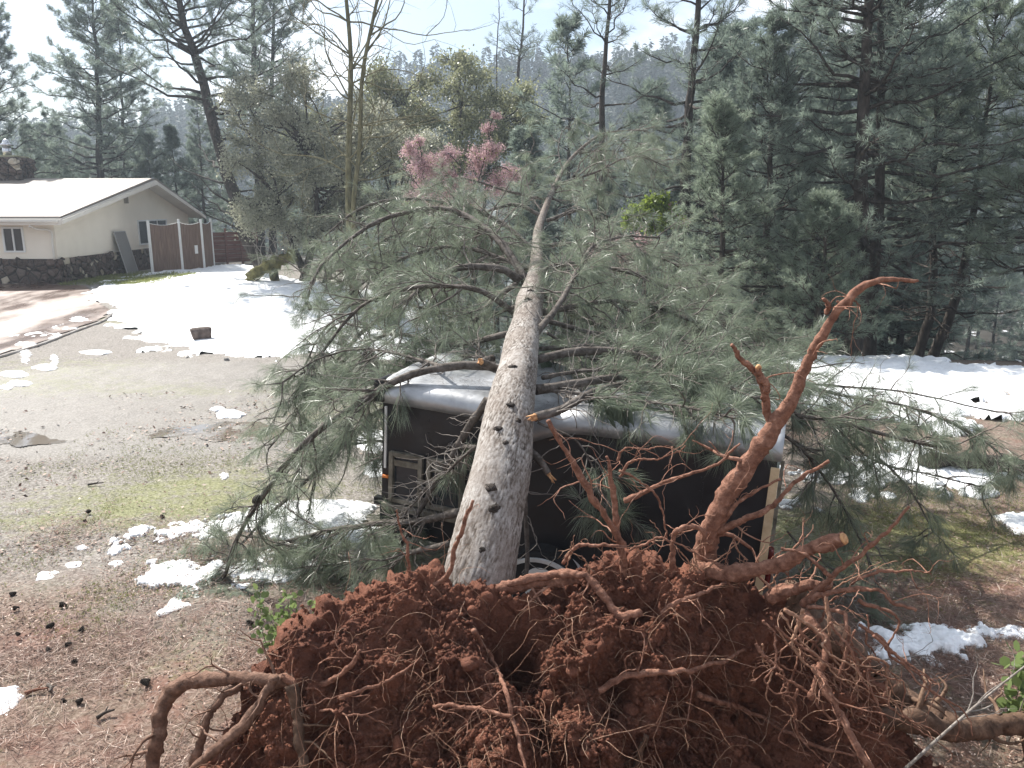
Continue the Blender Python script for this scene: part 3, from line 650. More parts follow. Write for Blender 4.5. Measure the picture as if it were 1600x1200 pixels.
# end face: ramp door, bar, tail light
m_end = noisy('end_metal', [(.3, (.16, .17, .14)), (.6, (.34, .35, .3)), (.8, (.5, .5, .46))], 8, .4, .5, .5)
bm = bmesh.new(); add_box(bm, (TL / 2 + .012, TW / 2, (TH + T0) / 2 - .1), (.02, TW - .12, TH - T0 - .3)); rd = bm_obj('ramp_door', bm, m_end, tr)
bm = bmesh.new(); add_box(bm, (TL / 2 + .05, .32, 1.15), (.03, .03, 1.0), Matrix.Rotation(R(-14), 3, 'X')); add_box(bm, (TL / 2 + .04, .3, 1.2), (.05, .07, .1), None, .01); bm_obj('lock_bar', bm, M_dirty, rd)
bm = bmesh.new(); add_box(bm, (TL / 2 + .05, .12, .78), (.05, .1, .34), None, .02); bm_obj('tail_light', bm, mat('tail_light', (.12, .012, .012), .25, .5), tr)
# side windows (open, dark inside), sill rail, marker light
def twin(x0, x1, z0, z1):
    bm = bmesh.new(); w_ = .045
    for sg, xx in ((-1, x0), (1, x1)): add_box(bm, (xx, -.03, (z0 + z1) / 2), (w_, .055, z1 - z0 + w_), None, .006)
    for zz in (z0, z1): add_box(bm, ((x0 + x1) / 2, -.029, zz), (x1 - x0 - w_, .052, w_), None, .006)
    add_box(bm, ((x0 + x1) / 2, -.02, z1 - .09), (x1 - x0 - w_, .02, .06))
    f_ = bm_obj('window', bm, M_dirty, tr); box_obj('pane', ((x0 + x1) / 2, -.006, (z0 + z1) / 2), (x1 - x0 - .02, .01, z1 - z0 - .02), M_glass, f_)
wz0, wz1 = .80, 1.27
twin(-TL / 2 + .12, -TL / 2 + .43, wz0, wz1); twin(-TL / 2 + .52, -TL / 2 + .86, wz0, wz1)
bm = bmesh.new(); add_box(bm, (-TL / 2 + .48, -.03, .72), (.92, .05, .07), None, .008); bm_obj('sill_rail', bm, M_dirty, tr)
bm = bmesh.new(); add_box(bm, (-TL / 2 + .05, -.02, 1.02), (.07, .03, .03), None, .008); bm_obj('marker_light', bm, mat('marker', (.75, .22, .04), .3, .5), tr)
# fender, wheel, hitch
wx = -.06
bm = bmesh.new(); vs = []
for k in range(25):
    a = math.pi * k / 24; c, s_ = math.cos(a), math.sin(a); vs.append([bm.verts.new((wx + rr * c, yy, .23 + rr * .88 * s_)) for rr, yy in ((.42, -.26), (.42, .0), (.385, .0), (.385, -.26))])
for a, b in zip(vs, vs[1:]):
    for k in range(4): bm.faces.new((a[k], b[k], b[(k + 1) % 4], a[(k + 1) % 4]))
bm_obj('fender', bm, noisy('fender_paint', [(.3, (.5, .5, .48)), (.7, (.68, .68, .67))], 6, .5), tr)
bm = bmesh.new(); rt = Matrix.Rotation(math.pi / 2, 4, 'X'); mj = Matrix.Translation((wx, -.13, .335)) @ rt
for (r1, hw) in ((.335, .07), (.31, .10)): bmesh.ops.create_cone(bm, cap_ends=True, segments=32, radius1=r1, radius2=r1, depth=hw * 2, matrix=mj)
wh = bm_obj('wheel', bm, mat('tyre', (.02, .02, .021), .8, .3), tr, False)
bm = bmesh.new(); bmesh.ops.create_cone(bm, cap_ends=True, segments=24, radius1=.2, radius2=.17, depth=.22, matrix=mj); bmesh.ops.create_cone(bm, cap_ends=True, segments=12, radius1=.06, radius2=.05, depth=.26, matrix=mj); bm_obj('rim', bm, M_white, wh)
bm = bmesh.new(); add_box(bm, (0, .5, T0 - .06), (TL, .08, .1)); add_box(bm, (0, TW - .5, T0 - .06), (TL, .08, .1)); add_box(bm, (-TL / 2 - .3, TW / 2, T0 - .12), (.6, .09, .09)); add_box(bm, (-TL / 2 - .5, TW / 2, .16), (.06, .06, .3)); bm_obj('chassis', bm, M_black, tr)
bm = bmesh.new(); bmesh.ops.create_cone(bm, cap_ends=True, segments=32, radius1=.33, radius2=.33, depth=.18, matrix=Matrix.Translation((wx, TW + .13, .335)) @ rt); bm_obj('wheel', bm, bpy.data.materials['tyre'], tr)

# ================================================================== FALLEN PINE
fpn = empty('fallen_pine', tuple(P(748, 900, 5.2) * [1, 1, 0])); tag(fpn, 'large uprooted pine lying across the trailer with its root plate toward the viewer', 'fallen tree')
FO = np.array(fpn.location)
def fobj(M_, name, mtl, parent=None, smooth=True):
    M_.V = [np.asarray(v) - FO for v in M_.V]; return M_.build(name, mtl, parent or fpn, smooth)
tk = [(722, 1010, 5.18, .285), (750, 898, 5.36, .252), (775, 765, 5.85, .236), (797, 640, 6.65, .212), (815, 545, 7.9, .186), (828, 470, 9.6, .152), (838, 420, 11.0, .102), (842, 355, 13.5, .066), (868, 288, 15.5, .044), (893, 247, 17.0, .034), (938, 211, 18.0, .024), (985, 203, 18.6, .012)]
tpts = np.array([np.append(P(a, b, c), q) for a, b, c, q in tk]); TS = spline(tpts, 560)
def trunk_at(py):
    """trunk point seen at photo row py"""
    k = np.interp(-py, [-q[1] for q in tk], np.arange(len(tk))); i = min(int(k), len(tk) - 2); return tpts[i] * (1 - (k - i)) + tpts[i + 1] * (k - i)
# high-resolution trunk with plated bark
sides = 150; V, f = tubes(TS[None, :, :3], np.ones((1, 560)), sides); V = V.reshape(560, sides, 3); C = TS[:, None, :3]; D = V - C
sarc = np.concatenate([[0], np.cumsum(np.linalg.norm(np.diff(TS[:, :3], axis=0), axis=1))])[:, None]
ang = (np.arange(sides) / sides * 2 * math.pi)[None]
cyl = np.stack([np.cos(ang) * .23 + 0 * sarc, np.sin(ang) * .23 + 0 * sarc, sarc * .42 + 0 * ang], -1)
def cells(p, s):                                          # F2-F1 cellular noise: plates split by cracks
    i = np.floor(p).astype(np.int64); d1 = np.full(p.shape[:-1], 9.); d2 = d1.copy()
    for a in (-1, 0, 1):
        for b in (-1, 0, 1):
            for c in (-1, 0, 1):
                j = i + [a, b, c]; q = j + np.stack([_hash(j[..., 0], j[..., 1], j[..., 2], s + k) for k in range(3)], -1)
                d = np.linalg.norm(p - q, axis=-1); d2 = np.where(d < d1, d1, np.minimum(d2, d)); d1 = np.minimum(d1, d)
    return d2 - d1
wv = cyl * 33 + .9 * np.stack([fbm(cyl * 9, 3, k) for k in (1, 2, 3)], -1)
pl = np.clip(cells(wv, 5) * 4.2, 0, 1); pl2 = np.clip(cells(cyl * 80 + 3, 9) * 3.2, 0, 1); pl = 1 - (1 - pl) * np.clip(.75 + 1.1 * fbm(cyl * 7, 2, 44), .1, 1)
rad = TS[:, 3][:, None]
disp = (pl - .6) * .007 + (pl2 - .5) * .003 + .02 * fbm(cyl * 3.2, 2, 40)
fade = np.clip(rad / .2, .15, 1)
V = C + D * (rad + disp * fade)[..., None]
tone = np.clip((.12 + .55 * pl + .25 * pl2) * np.clip(.55 + rad * 2.0, .55, 1), 0, 1)
M_trunk = mat('fallen_bark', rough=.8, spec=.25); v = coord(M_trunk)
nz = noise(M_trunk, v, 34, 6, .75); n0 = noise(M_trunk, v, 3.4, 5, .65)
ft = math_(M_trunk, 'ADD', attr(M_trunk, 'tone'), math_(M_trunk, 'MULTIPLY', math_(M_trunk, 'SUBTRACT', nz, .5), 1.25))
cb_ = ramp(M_trunk, ft, [(.22, (.03, .024, .02)), (.45, (.15, .128, .11)), (.70, (.31, .287, .265)), (1, (.47, .445, .42))])
lk(M_trunk, mixc(M_trunk, ramp(M_trunk, n0, [(.42, (.5, .5, .5)), (.62, (0, 0, 0))]), cb_, (.15, .115, .092)), pb(M_trunk).inputs['Base Color']); bump(M_trunk, nz, .7, .012)
TV = V.reshape(-1, 3).copy(); tm = Mesh(); tm.add(V.reshape(-1, 3), f, tone.ravel())
rs_ = np.random.default_rng(3)
trunk_o = fobj(tm, 'trunk', M_trunk)
# knots where limbs were shed, on the upper side
for (px, py) in [(796, 632), (778, 668), (792, 690), (768, 762), (752, 855), (801, 570), (770, 790), (812, 655), (824, 465), (829, 452)]:
    d0_ = nrm(ray(px, py)); q_ = TV - np.array([0, 0, CH]); t_ = q_ @ d0_; e_ = np.linalg.norm(q_ - t_[:, None] * d0_, axis=1); k_ = np.where(e_ < .02)[0]
    k_ = k_[np.argmin(t_[k_])]; c = TV[k_]; d_ = nrm(c - TS[k_ // sides, :3]); km = Mesh(); km.tube([c - d_ * .02, c + d_ * .004, c + d_ * .016, c + d_ * .022], [.050, .042, .028, .010], 9, rs_.uniform(0, .3))
    for z_ in range(5): e_ = nrm(d_ + runit(1)[0] * .9); km.tube([c, c + e_ * .02, c + e_ * rs_.uniform(.03, .055)], [.012, .008, .003], 5, .1)
    ks = rs_.uniform(.5, .95); km.V = [c + (v_ - c) * ks * np.array([1.15, 1, .75]) * (1 + .55 * fbm((v_ - c) * 38 + c * 9, 2, 4))[:, None] for v_ in km.V]
    fobj(km, 'knot', M_knot, trunk_o)

# branches: main path traced as seen, set at its own distance; twigs and needles grow from it
def on_roof(V):
    """what falls within the trailer's outline rests on its roof"""
    q = V - np.array(tr.location); lx = q[:, 0] * math.cos(yaw_t) + q[:, 1] * math.sin(yaw_t); ly = -q[:, 0] * math.sin(yaw_t) + q[:, 1] * math.cos(yaw_t)
    rz = TH * math.cos(TILT) - (lx) * math.sin(TILT) + .075; lx = lx - TH * math.sin(TILT)
    k = (np.abs(lx) < TL / 2) & (ly > -.02) & (ly < TW) & (V[:, 2] < rz) & (V[:, 2] > rz - .7) & (np.abs(lx - txl) > .3)
    V = V.copy(); V[k, 2] = rz[k] + .35 * (V[k, 2] - rz[k]) * 0 + .03 * _hash((V[k, 0] * 40).astype(np.int64), (V[k, 1] * 40).astype(np.int64), 0, 1); return V
def branch(path, r0, r1, nsub=26, slen=.8, nstart=.3, seed=1, ndl=.205, bare=30, tuf=7, nn=10, droop=.25, name='branch', own=None, broken=False, up=-.22, nw=.0030, dens=.86, roof=False):
    nsub = int(nsub * 1.12); r = np.random.default_rng(seed); pts = np.array([P(*q) for q in path]); n = 26; B = spline(pts, n)
    seg = np.linalg.norm(np.diff(B, axis=0), axis=1).sum(); s = np.linspace(0, 1, n)
    B[2:] += np.cumsum(r.normal(size=(n - 2, 3)) * seg * .0022, 0) * .6
    W = Mesh(); W.tube(B, r0 + (r1 - r0) * s ** .8 + r.normal(size=n) * r0 * .05, 8, .25)
    def grow(count, s0, s1, lfac, K, wig, dr):
        sj = r.uniform(s0, s1, count); fi = sj * (n - 1); i0 = np.minimum(fi.astype(int), n - 2); fr = (fi - i0)[:, None]
        q = B[i0] * (1 - fr) + B[i0 + 1] * fr; tg = nrm(B[i0 + 1] - B[i0])
        pr = runit(count, r); pr = nrm(pr - tg * (pr * tg).sum(-1, keepdims=True)); pr[:, 2] = pr[:, 2] * .7 + up
        d = nrm(tg * r.uniform(.2, .9, (count, 1)) + pr); ln = lfac * r.uniform(.4, 1.2, count) * (1.15 - .5 * sj)
        Q = np.empty((count, K, 3)); Q[:, 0] = q
        for k in range(1, K):
            d = nrm(d + r.normal(size=(count, 3)) * wig + np.array([0, 0, -dr / K])); Q[:, k] = Q[:, k - 1] + d * (ln / (K - 1))[:, None]
        return Q, ln, sj
    Qs = []
    if nsub:
        Q, ln, sj = grow(nsub, nstart * .6, 1, slen, 8, .20, droop); Q[0, :] = Q[0] - Q[0, 0] + B[-1]
        V, f = tubes(Q, (.006 + .006 * ln / slen)[:, None] * np.linspace(1, .3, 8), 4, False); W.add(V, f, .5); Qs.append(Q)
        # second order
        c2 = nsub * 3; bi = r.integers(0, nsub, c2); kk = r.integers(2, 7, c2); q = Q[bi, kk]; tg = nrm(Q[bi, kk + 1] - Q[bi, kk])
        d = nrm(tg * .7 + runit(c2, r) * .8); l2 = ln[bi] * r.uniform(.2, .5, c2); Q2 = np.empty((c2, 8, 3)); Q2[:, 0] = q
        for k in range(1, 8): d = nrm(d + r.normal(size=(c2, 3)) * .2 + np.array([0, 0, -.03])); Q2[:, k] = Q2[:, k - 1] + d * (l2 / 7)[:, None]
        V, f = tubes(Q2, np.full((c2, 1), .005) * np.linspace(1, .35, 8), 3, False); W.add(V, f, .6); Qs.append(Q2)
    if bare:
        Q, ln, sj = grow(bare, .05, .95, slen * 1.0, 10, .28, .05)
        V, f = tubes(Q, np.full((bare, 1), .0046) * np.linspace(1.1, .3, 10), 4, False); W.add(V, f, .95)
    W.V = [np.maximum(v_, np.stack([np.full(len(v_), -99.), np.full(len(v_), -99.), gh(v_[:, 0], v_[:, 1]) + .015], -1)) for v_ in W.V]
    if roof: W.V = [on_roof(v_) for v_ in W.V]
    if own: o = own; W.V = [v_ - np.array(o.location) for v_ in W.V]; b = W.build('limb', M_pale, o); off = np.array(o.location)
    else: b = fobj(W, name, M_pale); off = FO
    if Qs:
        Q = np.concatenate(Qs); m_ = len(Q); ft = np.linspace(.3, 1, tuf) * 7; i0 = np.minimum(ft.astype(int), 6); fr = (ft - i0)[None, :, None]
        pos = (Q[:, i0] * (1 - fr) + Q[:, i0 + 1] * fr).reshape(-1, 3); dr = nrm(Q[:, i0 + 1] - Q[:, i0]).reshape(-1, 3)
        sel = r.uniform(0, 1, len(pos)) < dens; pos, dr = pos[sel], dr[sel]
        tone = np.clip(np.repeat(r.uniform(.1, 1, m_), tuf)[sel] + r.normal(size=len(pos)) * .15, 0, 1)
        V, f, t = needles(pos, dr, nn, ndl, nw, .55, .22, r, tone)
        V[:, 2] = np.maximum(V[:, 2], gh(V[:, 0], V[:, 1]) + .012)
        if roof: V = on_roof(V)
        mesh_obj('needles', V - off, f, M_needle, b, False, {'tone': t})
    if broken:
        c = B[0]; d = nrm(B[0] - B[1]); w_ = Mesh()
        for k in range(9):
            e = nrm(d + runit(1, r)[0] * .35); w_.tube([c + runit(1, r)[0] * r0 * .5, c + e * r.uniform(.03, .10)], [r0 * .4, .003], 5, .5)
        if own: w_.V = [v_ - off for v_ in w_.V]; w_.build('torn_end', M_wood, b)
        else: fobj(w_, 'torn_end', M_wood, b)
    return b
B_ = branch
# left side
B_([(775, 572, 7.5), (700, 574, 7.45), (620, 596, 7.35), (540, 645, 7.25), (470, 700, 7.2), (412, 775, 7.2), (368, 850, 7.3), (348, 925, 7.45)], .044, .017, 34, .75, .3, 11, droop=.5, dens=.66)
B_([(803, 488, 9.1), (744, 452, 9.1), (661, 448, 9.3), (587, 465, 9.4), (538, 502, 9.4), (480, 580, 9.2), (440, 650, 9.0)], .036, .012, 34, .9, .3, 12, dens=.66)
B_([(812, 440, 10.4), (789, 423, 10.4), (744, 417, 10.4), (707, 421, 10.3), (661, 448, 10.2), (616, 481, 10.0), (562, 518, 9.8), (517, 568, 9.6)], .055, .02, 34, 1.0, .3, 13)
B_([(824, 445, 10.4), (793, 390, 10.9), (765, 361, 11.2), (727, 337, 11.6), (686, 326, 11.8), (637, 333, 11.9), (595, 347, 11.9), (546, 378, 11.6), (503, 423, 11.2), (484, 470, 10.8)], .062, .018, 44, 1.15, .25, 14)
B_([(805, 445, 10.2), (765, 474, 9.6), (727, 520, 9.2), (690, 560, 9.0), (630, 610, 8.8)], .04, .015, 26, .8, .3, 15, droop=.4)
B_([(770, 560, 8.0), (660, 600, 8.6), (570, 660, 8.6), (490, 740, 8.4), (410, 810, 8.2), (340, 880, 8.0)], .04, .014, 40, .85, .15, 16, droop=.5, dens=.66)
B_([(720, 800, 6.4), (640, 815, 7.0), (540, 822, 7.55), (450, 842, 7.7), (370, 862, 7.8), (290, 885, 7.9)], .038, .014, 46, .62, .25, 17, droop=.5, dens=.66, bare=22)
B_([(700, 850, 6.2), (620, 872, 6.9), (540, 885, 7.3), (460, 905, 7.4), (390, 925, 7.3), (330, 938, 7.3)], .03, .012, 44, .55, .3, 18, droop=.4, bare=22)
B_([(800, 520, 8.4), (700, 540, 8.9), (610, 520, 9.5), (540, 560, 9.6), (470, 640, 9.4), (420, 700, 9.2)], .034, .012, 36, .85, .3, 19, dens=.66)
B_([(835, 395, 12), (780, 345, 12.6), (700, 315, 13), (620, 310, 13.2), (560, 330, 13.2), (510, 370, 13)], .045, .014, 34, .8, .25, 20)
B_([(850, 340, 14), (800, 318, 14.2), (730, 345, 14), (660, 370, 13.7), (590, 400, 13.2), (530, 440, 12.6)], .036, .012, 34, .85, .2, 21)
B_([(858, 312, 15), (800, 300, 15.2), (720, 280, 15.4), (660, 300, 15.5)], .03, .01, 14, .6, .2, 22)
B_([(840, 425, 11), (790, 405, 11.4), (720, 385, 11.8), (640, 400, 11.9), (570, 440, 11.7), (520, 490, 11.4)], .04, .013, 40, 1.1, .2, 23)
B_([(745, 700, 6.5), (660, 690, 7.9), (580, 690, 8.6), (500, 700, 8.9), (430, 740, 8.9)], .026, .01, 30, .7, .3, 24, dens=.66)
# limbs pinned against the trailer side, almost bare
B_([(762, 625, 6.75), (725, 680, 6.85), (690, 740, 6.95), (655, 800, 7.05), (628, 850, 7.1)], .04, .02, 4, .4, .3, 25, bare=60, up=0)
B_([(740, 700, 6.4), (700, 735, 6.6), (660, 770, 6.75), (625, 812, 6.9)], .015, .005, 0, .7, .3, 26, bare=50)
B_([(820, 720, 6.3), (822, 790, 6.3), (824, 860, 6.25), (822, 900, 6.2)], .024, .018, 0, .5, .3, 27, bare=8)
B_([(857, 740, 6.25), (840, 715, 6.32), (815, 695, 6.5)], .026, .035, 0, .4, .3, 28, bare=6, broken=True)
B_([(752, 566, 7.25), (765, 572, 7.4), (785, 580, 7.5)], .04, .045, 0, .3, .3, 29, bare=3, broken=True)
B_([(840, 660, 6.5), (900, 690, 6.4), (930, 740, 6.35), (950, 800, 6.35)], .012, .005, 9, .4, .4, 30, bare=12, tuf=5)
# right side
B_([(838, 562, 7.7), (892, 551, 7.9), (954, 551, 8.0), (1016, 563, 7.9), (1074, 574, 7.8), (1092, 594, 7.7), (1140, 622, 7.6), (1210, 648, 7.5), (1290, 655, 7.5), (1400, 680, 7.6), (1480, 698, 7.7)], .05, .014, 42, .75, .35, 31, bare=40, roof=True)
B_([(828, 535, 8.1), (876, 465, 8.9), (905, 411, 9.9), (925, 382, 10.5), (975, 368, 11.0), (1029, 370, 11.2)], .042, .014, 26, .9, .4, 32)
B_([(842, 489, 9.2), (892, 481, 9.5), (958, 471, 9.8), (1028, 481, 9.9), (1060, 495, 9.9), (1130, 520, 9.7), (1200, 565, 9.4)], .042, .013, 38, .9, .3, 33, bare=30)
B_([(843, 428, 10.8), (872, 415, 11), (917, 415, 11.2), (990, 430, 11.2), (1070, 465, 11.1), (1140, 515, 10.8)], .045, .014, 40, 1.05, .2, 34)
B_([(838, 609, 7.0), (922, 598, 7.3), (990, 586, 7.6), (1080, 590, 7.5), (1180, 600, 8.6), (1280, 610, 9.0)], .05, .018, 34, .8, .45, 35, bare=40, roof=True)
B_([(850, 500, 8.9), (930, 520, 9.2), (1010, 530, 9.4), (1090, 540, 9.6), (1170, 550, 9.8), (1250, 580, 9.8)], .03, .01, 34, .85, .3, 36, bare=34)
B_([(845, 460, 9.8), (910, 500, 10), (980, 520, 10), (1060, 545, 9.8)], .03, .012, 28, .85, .2, 37)
B_([(855, 345, 13.8), (910, 330, 14), (965, 365, 14.0), (1040, 400, 13.8), (1095, 440, 13.5)], .036, .012, 34, .8, .15, 38)
B_([(870, 288, 15.6), (930, 270, 16), (990, 245, 16.4), (1050, 262, 16.4)], .026, .01, 28, 1.0, .15, 39)
B_([(848, 385, 12.3), (900, 380, 12.6), (960, 395, 12.7), (1030, 400, 12.7), (1100, 440, 12.5)], .036, .012, 40, 1.1, .2, 40)
B_([(1110, 600, 7.7), (1230, 630, 7.9), (1340, 690, 7.9), (1420, 760, 7.9), (1460, 830, 7.9)], .024, .01, 20, .6, .2, 41, droop=.6)
B_([(1160, 640, 7.6), (1250, 700, 7.5), (1310, 780, 7.4), (1350, 860, 7.3), (1375, 930, 7.2)], .02, .008, 14, .5, .25, 42, droop=.6)
B_([(1240, 600, 9.2), (1330, 620, 9.3), (1440, 640, 9.3), (1540, 690, 9.2), (1590, 740, 9.0)], .024, .009, 34, .7, .1, 43, droop=.5)
B_([(1230, 830, 7.3), (1290, 900, 6.9), (1340, 950, 6.7), (1385, 985, 6.5)], .012, .006, 10, .36, .2, 44, droop=.4)
B_([(905, 240, 17.2), (950, 235, 17.4), (1000, 240, 17.5), (1020, 265, 17.5)], .018, .008, 18, .8, .1, 45)
B_([(985, 203, 18.6), (1010, 205, 18.6), (1030, 215, 18.6)], .018, .006, 10, .6, 0, 46, bare=4)
B_([(842, 470, 9.6), (800, 480, 10.2), (730, 500, 10.6), (650, 480, 10.8), (560, 470, 10.8), (500, 520, 10.5), (470, 580, 10.2)], .03, .01, 38, .95, .2, 48, bare=30)
B_([(850, 400, 11.8), (760, 370, 12.4), (660, 360, 12.6), (580, 390, 12.4), (520, 440, 12)], .03, .01, 36, 1.0, .2, 49)
B_([(1060, 560, 9), (1180, 590, 9.8), (1300, 600, 10.2), (1420, 610, 10.2), (1560, 640, 9.8)], .024, .009, 30, .75, .15, 50, droop=.4)
B_([(1290, 655, 7.5), (1370, 720, 8.2), (1450, 740, 8.6), (1540, 760, 8.8)], .018, .008, 20, .6, .1, 51, droop=.5)
B_([(1000, 480, 9.9), (1090, 500, 10.4), (1180, 520, 10.6), (1260, 560, 10.4)], .022, .008, 34, .85, .15, 52, bare=34)
B_([(700, 575, 7.45), (640, 560, 8.4), (570, 545, 8.9), (500, 560, 9.0), (440, 600, 8.8)], .022, .008, 32, .8, .15, 53, bare=26)
B_([(855, 520, 8.4), (920, 560, 8.5), (1000, 590, 8.3), (1090, 620, 8.0), (1150, 640, 7.8)], .018, .007, 26, .6, .2, 54, bare=44, roof=True)
B_([(858, 312, 15), (880, 285, 15.6), (905, 290, 15.8), (940, 305, 15.9)], .02, .006, 9, .5, .2, 60, bare=16)
B_([(880, 268, 16.2), (872, 235, 16.6), (880, 205, 17), (900, 190, 17.2)], .016, .005, 8, .45, .2, 61, bare=14)
B_([(850, 335, 14.2), (828, 300, 14.8), (822, 260, 15.3), (835, 225, 15.6)], .018, .006, 10, .6, .2, 62, bare=18)
B_([(900, 240, 17.1), (940, 225, 17.4), (990, 222, 17.6), (1025, 245, 17.6)], .014, .005, 12, .55, .2, 63, bare=16)
B_([(845, 608, 7.1), (930, 618, 6.95), (1010, 628, 6.75), (1090, 643, 6.45), (1160, 660, 6.15)], .02, .007, 22, .5, .3, 64, bare=60, roof=True)
B_([(848, 590, 7.3), (930, 578, 7.8), (1020, 585, 7.6), (1110, 600, 7.2), (1190, 628, 6.7)], .024, .008, 26, .6, .3, 65, bare=60, roof=True)
B_([(845, 545, 8.2), (920, 540, 8.7), (1010, 550, 8.9), (1100, 565, 8.9), (1190, 585, 8.6)], .026, .008, 34, .75, .2, 66, bare=50, roof=True)
B_([(770, 560, 8.0), (720, 555, 8.6), (660, 560, 8.9), (610, 575, 8.9)], .02, .008, 22, .6, .1, 67, bare=24)
# a limb snapped off and lying on the trailer roof
bo = empty('broken_limb', tuple(P(837, 652, 6.35))); tag(bo, 'snapped dark limb with a torn orange end lying on the trailer roof', 'broken branch')
B_([(837, 652, 6.3), (882, 637, 6.5), (922, 616, 6.85), (963, 603, 7.15), (1020, 600, 7.25), (1080, 606, 7.15)], .042, .018, 16, .6, .5, 47, bare=24, own=bo, roof=True, broken=True)
# cones on the limbs
for (px, py, d) in [(588, 468, 9.35), (484, 480, 10.8), (480, 475, 10.7), (862, 310, 15.1), (884, 285, 15.9), (898, 275, 16), (400, 780, 7.15)]:
    c = P(px, py, d); a = runit(1, rs_)[0]
    cmh = Mesh(); cmh.tube([c - a * .05, c - a * .03, c, c + a * .03, c + a * .05], [.008, .028, .034, .026, .006], 8, .1); fobj(cmh, 'cone', M_bark)

# ------------------------------------------------------------------ root plate
def FACE(px, py, off=0.0):
    """on the tilted front face of the plate (leans back), lifted toward the viewer by off"""
    r_ = ray(px, py); nn = nrm(np.array([0, -.80, .60])); p0 = np.array([0, 5.15, 1.38]) + nn * off
    t = ((p0 - [0, 0, CH]) @ nn) / (r_ @ nn); return np.array([0, 0, CH]) + r_ * t
outl = [(800, 906), (850, 903), (900, 886), (960, 872), (1040, 884), (1110, 892), (1180, 918), (1250, 945), (1300, 985), (1340, 1040), (1385, 1100), (1440, 1165), (1500, 1290), (1450, 1450), (1200, 1560), (900, 1600), (600, 1560), (330, 1420), (290, 1290), (335, 1190), (365, 1120), (415, 1045), (455, 1010), (485, 985), (520, 945), (560, 922), (610, 902), (650, 893), (700, 903), (760, 908)]
outl = [(a, b + (14 if b < 1000 else 0)) for a, b in outl]; O3 = np.array([FACE(*q) for q in outl]); O3 = spline(np.concatenate([O3, O3[:1]]), 561)[:-1]
cen = FACE(850, 1180); nn_ = nrm(np.array([0, -.80, .60]))
ths = 560; rr = np.linspace(0, 1, 330)
Vf = cen + (O3[None] - cen) * (rr[:, None, None]); bul = .34 * (1 - rr ** 2.2); Vf = Vf + nn_ * bul[:, None, None]
nb_ = 60; ub = np.linspace(0, 1, nb_ + 1)[1:]                 # back: curls behind and in
Vb = cen + (O3[None] - cen) * (1 - .62 * ub ** 1.6)[:, None, None] + np.array([0, .78, -.18]) * np.sin(ub * math.pi / 2)[:, None, None] * .75
Vp = np.concatenate([Vf, Vb]); rows = len(Vp)
dx = np.roll(Vp, -1, 1) - np.roll(Vp, 1, 1); dr = np.gradient(Vp, axis=0); nv = nrm(np.cross(dx, dr)); 
if nv[100, 10] @ nn_ < 0: nv = -nv
lump = .22 * fbm(Vp * np.array([2.1, 1.7, 1.1]), 3, 71) + .10 * fbm(Vp * 5.2, 3, 75) 
cl = np.abs(fbm(Vp * 11, 3, 80)) * .075 + np.clip(fbm(Vp * 27, 3, 85), -.25, 1) * .038 + np.clip(fbm(Vp * 62, 2, 88), -.3, 1) * .014
gul = -.42 * np.exp(-((Vp[..., 0] - .12 - .10 * np.sin(Vp[..., 2] * 4)) / .15) ** 2) * sstep(1.25, .95, Vp[..., 2]) + .16 * np.exp(-((Vp[..., 0] - .48) / .16) ** 2) * sstep(1.3, 1.0, Vp[..., 2]) - .34 * sstep(.35, .75, fbm(Vp * np.array([1.5, 1.5, 1.1]) + 5.2, 2, 90))
gul = gul - .55 * np.exp(-(((Vp[..., 0] - 1.5) / .5) ** 2 + ((Vp[..., 2] - .62) / .42) ** 2) ** 2) - .3 * np.exp(-(((Vp[..., 0] - .75) / .2) ** 2 + ((Vp[..., 2] - .45) / .3) ** 2))
gul = gul + .05 * np.exp(-((Vp[..., 0] + .25) / .4) ** 2) * sstep(1.1, 1.4, Vp[..., 2])
amp = np.minimum(1, np.concatenate([np.minimum(1, .35 + (1 - rr) * 4), np.full(nb_, .6)]))[:, None]
Vp = Vp + nv * ((lump + gul) * amp + cl)[..., None]
idx = np.arange(rows * ths).reshape(rows, ths); a = idx[:-1]; b = idx[1:]
Fp = np.stack([a, np.roll(a, -1, 1), np.roll(b, -1, 1), b], -1).reshape(-1, 4)
M_soil = mat('red_soil', rough=.92, spec=.15); v = coord(M_soil)
ns = noise(M_soil, v, 7, 8, .7); nf = noise(M_soil, v, 60, 5, .7)
lk(M_soil, mixc(M_soil, ramp(M_soil, noise(M_soil, v, 2.6, 5, .6), [(.36, (.7, .7, .7)), (.52, (0, 0, 0))]), mixc(M_soil, .45, ramp(M_soil, ns, [(.3, (.145, .06, .04)), (.5, (.285, .125, .082)), (.7, (.43, .215, .145))]), ramp(M_soil, nf, [(.3, (.13, .05, .033)), (.6, (.32, .135, .085)), (.75, (.47, .25, .175))])), (.10, .042, .031)), pb(M_soil).inputs['Base Color'])
bump(M_soil, math_(M_soil, 'ADD', nf, noise(M_soil, v, 150, 4)), 1, .025)
sm = Mesh(); sm.add(Vp.reshape(-1, 3), Fp)
